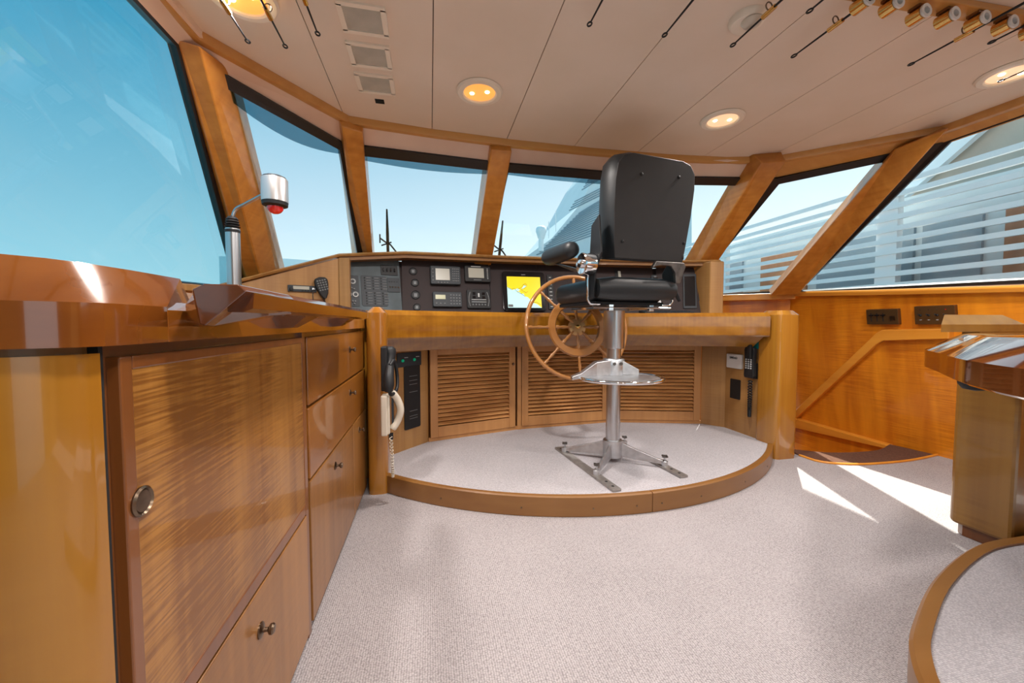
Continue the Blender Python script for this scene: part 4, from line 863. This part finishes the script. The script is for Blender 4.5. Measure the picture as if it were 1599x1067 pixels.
# ================================================================== STARBOARD TABLE, PEDESTAL, STEP
tb = thing('side_table', 'dark glossy wooden side table with sloping edges in the right foreground', 'table', (2.0, .7, .80))
ol = [(2.45, 1.13), (2.25, 1.135), (2.0, 1.13), (1.80, 1.10), (1.70, 1.05), (1.62, .985), (1.52, .90), (1.42, .82), (1.30, .715), (1.17, .56), (1.08, .38), (1.02, .1), (2.45, .1)]
def ins(pl, d, ctr=(1.95, .6)):
    return [(p[0]+(ctr[0]-p[0])/((V(p)-V(ctr)).length)*d, p[1]+(ctr[1]-p[1])/((V(p)-V(ctr)).length)*d) for p in pl]
sm = [(p.x, p.y) for p in spline([(x, y, 0) for x, y in ol[:12]], 6)]+[(2.45, .1)]
d = MB(); d.loft([[V((x, y, z)) for x, y in pl_] for pl_, z in ((ins(sm, .012), .744), (sm, .750), (sm, .808), (ins(sm, .085), .862), (ins(sm, .10), .866))]); d.build('top', 'tablew', tb, smooth=26)
pd = thing('pedestal_cabinet', 'straight olive teak pedestal standing under the dark side table', 'cabinet', (2.5, .9, 0))
d = MB(); d.loft([[V((x, y, z)) for x, y in [(2.175, 1.045), (2.175, 1.22), (2.20, 1.245), (2.75, 1.245), (2.75, 1.045)]] for z in (.05, .7435)]); d.build('body', 'pedw', pd, bevel=.012)
d = MB(); d.loft([[V((x, y, z)) for x, y in [(2.20, 1.05), (2.20, 1.20), (2.22, 1.225), (2.74, 1.225), (2.74, 1.05)]] for z in (.001, .05)]); d.build('plinth', 'brown', pd)
d = MB(); ku = at(1515, 603, Y=.98); tag(MB().lathe([(0, .7435), (.034, .7435), (.033, .735), (.024, .722), (0, .717)], (1.44, .775, 0), (0, 0, 1), 24).build('black_fitting', 'black', None, smooth=40), 'round black fitting on the underside of the side table', 'fitting')
ub = thing('raised_ledge', 'teak box ledge with a mitred top standing behind the side table', 'ledge', (2.3, 1.2, .75))
d = MB(); d.loft([[V((x, y, z)) for x, y in ((1.99+e*1.1, 1.18+e*.5), (2.46-e*1.5, 1.18+e*.5), (2.52-e*1.5, 1.36-e*.5), (2.34+e*.6, 1.36-e*.5))] for z, e in ((.865, 0), (.895, 0), (.935, .055))]); d.build('cap', 'pedw', ub)
d = MB(); d.prism([(2.21, 1.185, .7445), (2.5, 1.185, .7445), (2.5, 1.24, .7445), (2.21, 1.24, .7445)], (0, 0, .1205)); d.build('support', 'pedw', ub)
stp = thing('curved_step', 'curved carpeted step with a bronze toned wooden edge at the bottom right', 'step', (2.0, .3, 0))
so = spline([(2.9, 1.03, 0), (2.45, 1.035, 0), (2.19, 1.025, 0), (1.92, 1.012, 0), (1.557, .907, 0), (1.262, .777, 0), (1.135, .70, 0), (1.04, .61, 0), (.97, .50, 0), (.93, .35, 0), (.92, .1, 0), (.92, -.6, 0)], 6)
so2 = [(p.x, p.y) for p in so]; wn = .038
inr = off2(so2, wn)
def nosing(i0, i1):
    c = MB(); mid = off2(so2, .008)
    c.loft([[V((so2[i][0], so2[i][1], .002)), V((so2[i][0], so2[i][1], .092)), V((mid[i][0], mid[i][1], .101)), V((inr[i][0], inr[i][1], .099)), V((inr[i][0], inr[i][1], .002))] for i in range(i0, i1+1)]); c.build('nosing', 'nosing', stp, smooth=30)
jn = 33
nosing(0, jn)
_q = so2[jn]; nosing(jn, len(so2)-1)
c = MB(); c.prism([(x, y, .002) for x, y in inr]+[(2.9, -.6, .002)], (0, 0, .090)); c.build('carpet_top', 'carpet2', stp)

# ================================================================== CEILING FITTINGS
def downlight(x, y, label, lens='lens', visible=True):
    t = thing('ceiling_light', label, 'ceiling light', (x, y, ZC), 'round ceiling downlights')
    d = MB(); d.lathe([(.072, 0), (.105, 0), (.108, -.004), (.100, -.012), (.080, -.014), (.074, -.010), (.072, 0)], (x, y, ZC), (0, 0, 1), 40); d.build('trim_ring', 'trimw', t, smooth=35)
    d = MB(); d.lathe([(0, -.001), (.074, -.001), (.074, -.004), (.05, -.006), (0, -.007)], (x, y, ZC), (0, 0, 1), 32); d.build('lens', lens, t, smooth=50)
    for s in (-1, 1):
        d = MB(); d.lathe([(0, -.0062), (.011, -.0066), (.008, -.010), (0, -.011)], (x+s*.034, y-s*.012, ZC), (0, 0, 1), 12); d.build('bulb', 'bulb', t)
    l = bpy.data.lights.new('bulb_light', 'AREA'); l.shape = 'DISK'; l.size = .14; l.energy = LAMP_W; l.color = (1, .92, .86); l.spread = math.radians(165)
    o = bpy.data.objects.new('bulb_light', l); COL.objects.link(o); o.parent = t; o.location = (0, 0, -.02)
    return t
downlight(.235, 1.87, 'round amber ceiling light above the steering wheel')
downlight(1.523, 1.855, 'round pale ceiling light to starboard of the helm chair', 'lensw')
downlight(2.46, 1.265, 'large looking round ceiling light by the starboard window', 'lensw')
downlight(-.60, 1.50, 'round orange ceiling light above the port window corner')
for x, y, lb in ((.25, .35, 'port side, overhead'), (1.55, .35, 'starboard side, overhead'), (.25, -1.0, 'port side, furthest aft'), (1.55, -1.0, 'starboard side, furthest aft')): downlight(x, y, 'added unseen fill light behind the viewer, '+lb)  # extra lamps added out of view to brighten the cabin
vents = []
for (x, y, lab) in ((-.222, 1.52, 'square grey ceiling speaker grille, largest and nearest of three in a row'), (-.228, 1.715, 'middle grey ceiling speaker grille of three in a row'), (-.231, 1.905, 'smallest grey ceiling grille, next to the dark square hole')):
    t = thing('ceiling_grille', lab, 'grille', (x, y, ZC), 'square ceiling grilles'); s = .068
    d = MB(); 
    for cx, cy, sx, sy in ((0, s+.004, .16, .018), (0, -s-.004, .16, .018), (s+.004, 0, .018, .13), (-s-.004, 0, .018, .13)): d.box((x+cx, y+cy*.9, ZC-.004), (sx, sy*.95, .008))
    d.build('frame', 'trimw', t); d = MB(); d.box((x, y, ZC-.002), (.13, .13, .004)); d.build('mesh', 'ventg', t)
d = MB(); d.box((-.231, 2.05, ZC-.001), (.042, .036, .003)); tag(d.build('ceiling_socket', 'slot', None), 'small black square socket in the ceiling ahead of the grilles', 'socket')
t = thing('motion_sensor', 'round cream sensor on the ceiling between the fishing rods', 'sensor', (1.11, 1.24, ZC))
d = MB(); d.lathe([(0, 0), (.060, 0), (.060, -.010), (.052, -.022), (.03, -.026), (0, -.026)], (1.11, 1.24, ZC), (0, 0, 1), 30); d.build('body', 'trimw', t, smooth=35)
d = MB(); d.lathe([(0, -.025), (.034, -.026), (.028, -.036), (.012, -.041), (0, -.042)], (1.11, 1.22, ZC), (0, 0, 1), 20); d.build('dome', 'cream', t, smooth=50)
# fishing rods overhead, tips pointing forward
def rod(tip, y_aft, zt, label, n=3, r=.0035, gap=.15):
    t = thing('fishing_rod', label, 'fishing rod', (tip[0], tip[1], zt), 'fishing rods under the ceiling'); dx = tip[2] if len(tip) > 2 else 0
    z = zt
    d = MB(); d.tube([(tip[0], tip[1], z), (tip[0]+dx*.3, tip[1]-.3, z+.001), (tip[0]+dx, y_aft, z+.002)], [r*.6, r, r*2.0], 8); d.build('blank', 'black', t, smooth=50)
    d = MB(); P_ = [(tip[0]+.007*math.cos(a), tip[1]+.008+.010*math.sin(a), z) for a in [2*PI*k/16 for k in range(16)]]; d.tube(P_, .0028, 6, True); d.build('tip_ring', 'black', t, smooth=50)
    for k in range(n):
        y = tip[1]-gap-k*.26; x = tip[0]+dx*(tip[1]-y)/max(.1, (tip[1]-y_aft))
        d = MB(); P_ = [(x, y+.010*math.sin(a), z+.018+.012*math.cos(a)) for a in [2*PI*q/14 for q in range(14)]]; P_ = [(x+.012*math.cos(a), y, z+.018+.013*math.sin(a)) for a in [2*PI*q/14 for q in range(14)]]
        d.tube(P_, .0022, 6, True); d.tube([(x, y+.02, z+.003), (x, y, z+.008), (x, y-.02, z+.003)], .002, 5); d.build('line_guide', 'bronze', t, smooth=50)
        d = MB(); d.tube([(x, y+.025, z), (x, y-.025, z)], r*1.7, 8); d.build('wrap', 'brass', t, smooth=50)
zr = 1.93
rods = [((-.644, 1.64), 'dark fishing rod tip crossing below the orange port ceiling light'), ((-.519, 1.64), 'fishing rod tip just inboard of the orange port ceiling light'), ((-.383, 1.547), 'thin fishing rod tip beside the first ceiling grille'),
        ((.547, 1.308), 'fishing rod hanging alone near the top centre of the ceiling'), ((.83, 1.301), 'fishing rod to port of the round ceiling sensor'), ((1.107, 1.295), 'fishing rod passing just beside the round ceiling sensor'),
        ((1.235, 1.106), 'short fishing rod tip between the sensor and the holder rack'), ((1.382, 1.298), 'fishing rod running into the first brass holder of the rack'),
        ((1.882, 1.243), 'long dark fishing rod crossing the holder rack near starboard'), ((2.024, 1.088), 'short fishing rod tip beside the last brass holder'), ((2.384, 1.247), 'fishing rod tip over the starboard ceiling light')]
for k, (p, lab) in enumerate(rods): rod(p, -.6, zr, lab, 3, .0046, .15 if k not in (3, 4, 6) else .3)
# wooden rack with brass holders
rk = thing('rod_rack', 'varnished wooden rack board fixed across the ceiling for fishing rods', 'rack', (1.9, 1.04, ZC))
d = MB(); d.loft([[V((x, 1.04+o-.0, ZC-.022)), V((x, 1.10+o, ZC-.022)), V((x, 1.10+o, ZC)), V((x, 1.04+o, ZC))] for x, o in ((1.2, -.01), (1.7, -.02), (2.3, -.04), (2.6, -.05))]); d.build('board', 'mould', rk, bevel=.004)
hx = [(1.37, 1.055), (1.475, 1.045), (1.605, 1.055), (1.715, 1.045), (1.835, 1.035), (1.955, 1.03), (2.08, 1.025)]
labs = ['first from port', 'second from port', 'third from port', 'fourth from port', 'fifth from port', 'sixth from port', 'last to starboard']
for (x, y), lb in zip(hx, labs):
    t = thing('rod_holder', 'brass rod holder with a white liner, '+lb, 'rod holder', (x, y, ZC-.04), 'brass rod holders on the ceiling rack'); z = zr-.002
    d = MB(); n = 20
    d.loft([[V((x+r_*math.cos(a), yy, z+r_*math.sin(a))) for r_, yy in ((.020, y+.024), (.020, y-.016), (.016, y-.016), (.016, y+.024))] for a in [2*PI*k/n for k in range(n+1)]], False); d.build('sleeve', 'brass', t, smooth=40)
    d = MB(); d.loft([[V((x+r_*math.cos(a), yy, z+r_*math.sin(a))) for r_, yy in ((.0157, y+.022), (.0157, y-.020), (.021, y-.020), (.021, y-.026), (.012, y-.026), (.012, y+.022))] for a in [2*PI*k/n for k in range(n+1)]], False); d.build('liner', 'white', t, smooth=40)
    d = MB(); d.box((x, y+.004, ZC-.026), (.026, .034, .009)); d.build('block', 'brown', t)

# ================================================================== OUTSIDE
def wiper(px, py0, py1, lab):
    base = at(px, py0, Y=3.45); t = thing('windscreen_wiper', lab, 'wiper', base, 'windscreen wipers')
    top = at(px-2, py1, Y=3.15) if px < 700 else at(px+6, py1, Y=3.15)
    d = MB(); d.tube([base, base+(top-base)*.5, top], [.012, .012, .006], 8); d.build('blade', 'black', t)
    m_ = base+(top-base)*.30; d = MB(); d.tube([m_+V((-.06, 0, .03)), m_+V((-.02, 0, .0)), m_+V((.02, 0, -.02)), m_+V((.10, .02, -.12))], .007, 6); d.tube([m_+V((-.05, 0, -.03)), m_+V((.03, 0, .0))], .006, 6); d.tube([m_+V((-.06, 0, .06)), m_+V((-.06, 0, -.01))], .006, 6); d.build('arm', 'black', t)
wiper(606, 398, 327, 'black windscreen wiper standing behind the port front window'); wiper(779, 405, 345, 'black windscreen wiper standing behind the centre front window')
sea = MB(); sea.box((0, 60, -2.05), (260, 260, .1)); struct(sea.build('floor_harbour_water', 'water'))
# own foredeck
fd = MB(); fd.prism([(-1.6, 3.9, 1.0), (3.6, 3.9, 1.0), (2.6, 9.0, 1.15), (-.6, 9.0, 1.15)], (0, 0, .05)); tag(fd.build('foredeck', 'hull', None), 'white foredeck of the boat beyond the windscreen', 'deck')
# neighbour yacht to starboard: louvred rail, cabin side and sloping front
ny = thing('neighbour_yacht', 'large white and blue grey yacht moored alongside to starboard', 'yacht', (7.5, 6, -1))
XN = 6.3
d = MB(); d.box((XN+1.4, 5.0, .35), (2.0, 17, 4.7)); d.build('cabin_side', 'hullg', ny)
d = MB(); d.box((XN+.9, 3.0, .2), (1.6, 18, 1.9)); d.build('hull_side', 'hull', ny)
for k in range(12):
    z = 1.12+k*.155
    d = MB(); yb = 13.5-k*.1; d.box((XN, (yb-3)/2, z), (.05, yb+3, .066)); d.build('louver_rail', 'hull', ny)
for y in (11.2, 7.6, 4.4, 1.4):
    d = MB(); d.box((XN+.06, y, 1.95), (.10, .26, 1.9)); d.build('stanchion', 'hull', ny)
for y, w_ in ((10.2, .9), (9.0, .7), (6.4, 1.0), (2.8, 1.2)):
    d = MB(); d.box((XN+.38, y, 1.75), (.06, w_, 1.0)); d.build('teak_door', 'teakd', ny)
for y, w_ in ((8.0, 1.2), (5.0, 1.4), (3.9, .6)):
    d = MB(); d.box((XN+.38, y, 1.9), (.05, w_, .8)); d.build('window', 'wind', ny)
d = MB(); d.box((XN+.30, 4.0, 1.35), (.12, 9, .07)); d.build('teak_rail', 'teakd', ny)
d = MB(); d.box((XN+1.9, 1.2, 3.75), (1.6, 7.5, 2.2)); d.build('upper_deck_side', 'tan', ny)
d = MB(); d.loft([[V((XN+.9, 5.0, 2.7)), V((XN+.9, 5.3, 2.7)), V((XN+1.0, 5.3, 2.7)), V((XN+1.0, 5.0, 2.7))], [V((XN+.9, 2.4, 4.6)), V((XN+.9, 2.7, 4.6)), V((XN+1.0, 2.7, 4.6)), V((XN+1.0, 2.4, 4.6))]]); d.build('strut', 'hull', ny)
# sloping forward superstructure seen through the centre windows
fwd = thing('louvred_superstructure', 'blue grey sloping superstructure with dark louvre lines beyond the centre window', 'superstructure', (8, 16, 0))
YF = 15.0
a_ = at(820, 402, Y=YF); b_ = at(862, 372, Y=YF); c_ = at(905, 320, Y=YF); d_ = at(948, 240, Y=YF); e_ = at(1010, 150, Y=YF); g_ = at(1080, 150, Y=YF); h_ = at(1080, 402, Y=YF)
d = MB(); d.prism([a_, b_, c_, d_, e_, g_, h_, V((h_.x, YF, -2)), V((a_.x, YF, -2))], (0, 5, 0)); bd = d.build('side', 'hullg', fwd)
for k in range(26):
    py = 398-k*4.6; x0_ = 838+k*4.7 if py > 330 else 888+(330-py)*.62
    p = at(x0_, py, Y=YF-.02); q = at(max(x0_+20, 946+k*1.4), py-38 if py > 300 else py-42, Y=YF-.02)
    if 300 < py < 312: continue
    d = MB(); d.tube([p, q], .025, 5); d.build('louvre_line', 'wind', fwd)
pc = at(845, 362, Y=14); d = MB(); d.lathe([(0, -.25), (.12, -.25), (.16, -.1), (.20, .0), (.19, .12), (.12, .2), (0, .22)], pc, (0, 0, 1), 20); dm = d.build('radar_dome', 'hull', fwd, smooth=50)
d = MB(); d.lathe([(0, -.7), (.10, -.7), (.10, -.25), (0, -.25)], pc, (0, 0, 1), 10); d.build('dome_post', 'hull', dm)
for px, py0, py1, lab in ((857, 372, 346, 'thin whip aerial right beside the distant radar dome'), (868, 362, 330, 'thin whip aerial on the slope of the distant superstructure')):
    p = at(px, py0, Y=14.5); q = at(px, py1, Y=14.5); d = MB(); d.tube([p, q], .018, 5); d.build('aerial', 'hull', fwd)
# port side: low white building and a terracotta roofed turret beyond the quay
d = MB(); p = at(400, 402, Y=40); q = at(520, 401, Y=40); d.prism([(p.x-3, 40, -2), (q.x, 40, -2), (q.x, 40, p.z-.2), (p.x+1.5, 40, p.z), (p.x-3, 40, p.z)], (0, 8, 0)); tag(d.build('quay_building', 'hull', None), 'low white building far off behind the port corner pillar', 'building')
p = at(378, 425, Y=24); d = MB(); d.prism([V((at(372, 470, Y=24).x, 24, -2)), V((at(381, 450, Y=24).x, 24, -2)), at(381, 450, Y=24), at(388, 425, Y=24), at(381, 417, Y=24), at(376, 420, Y=24), at(370, 416, Y=24)], (0, 1.5, 0)); tag(d.build('quay_turret', 'tan', None), 'small tan turret glimpsed beside the lamp pole', 'building')
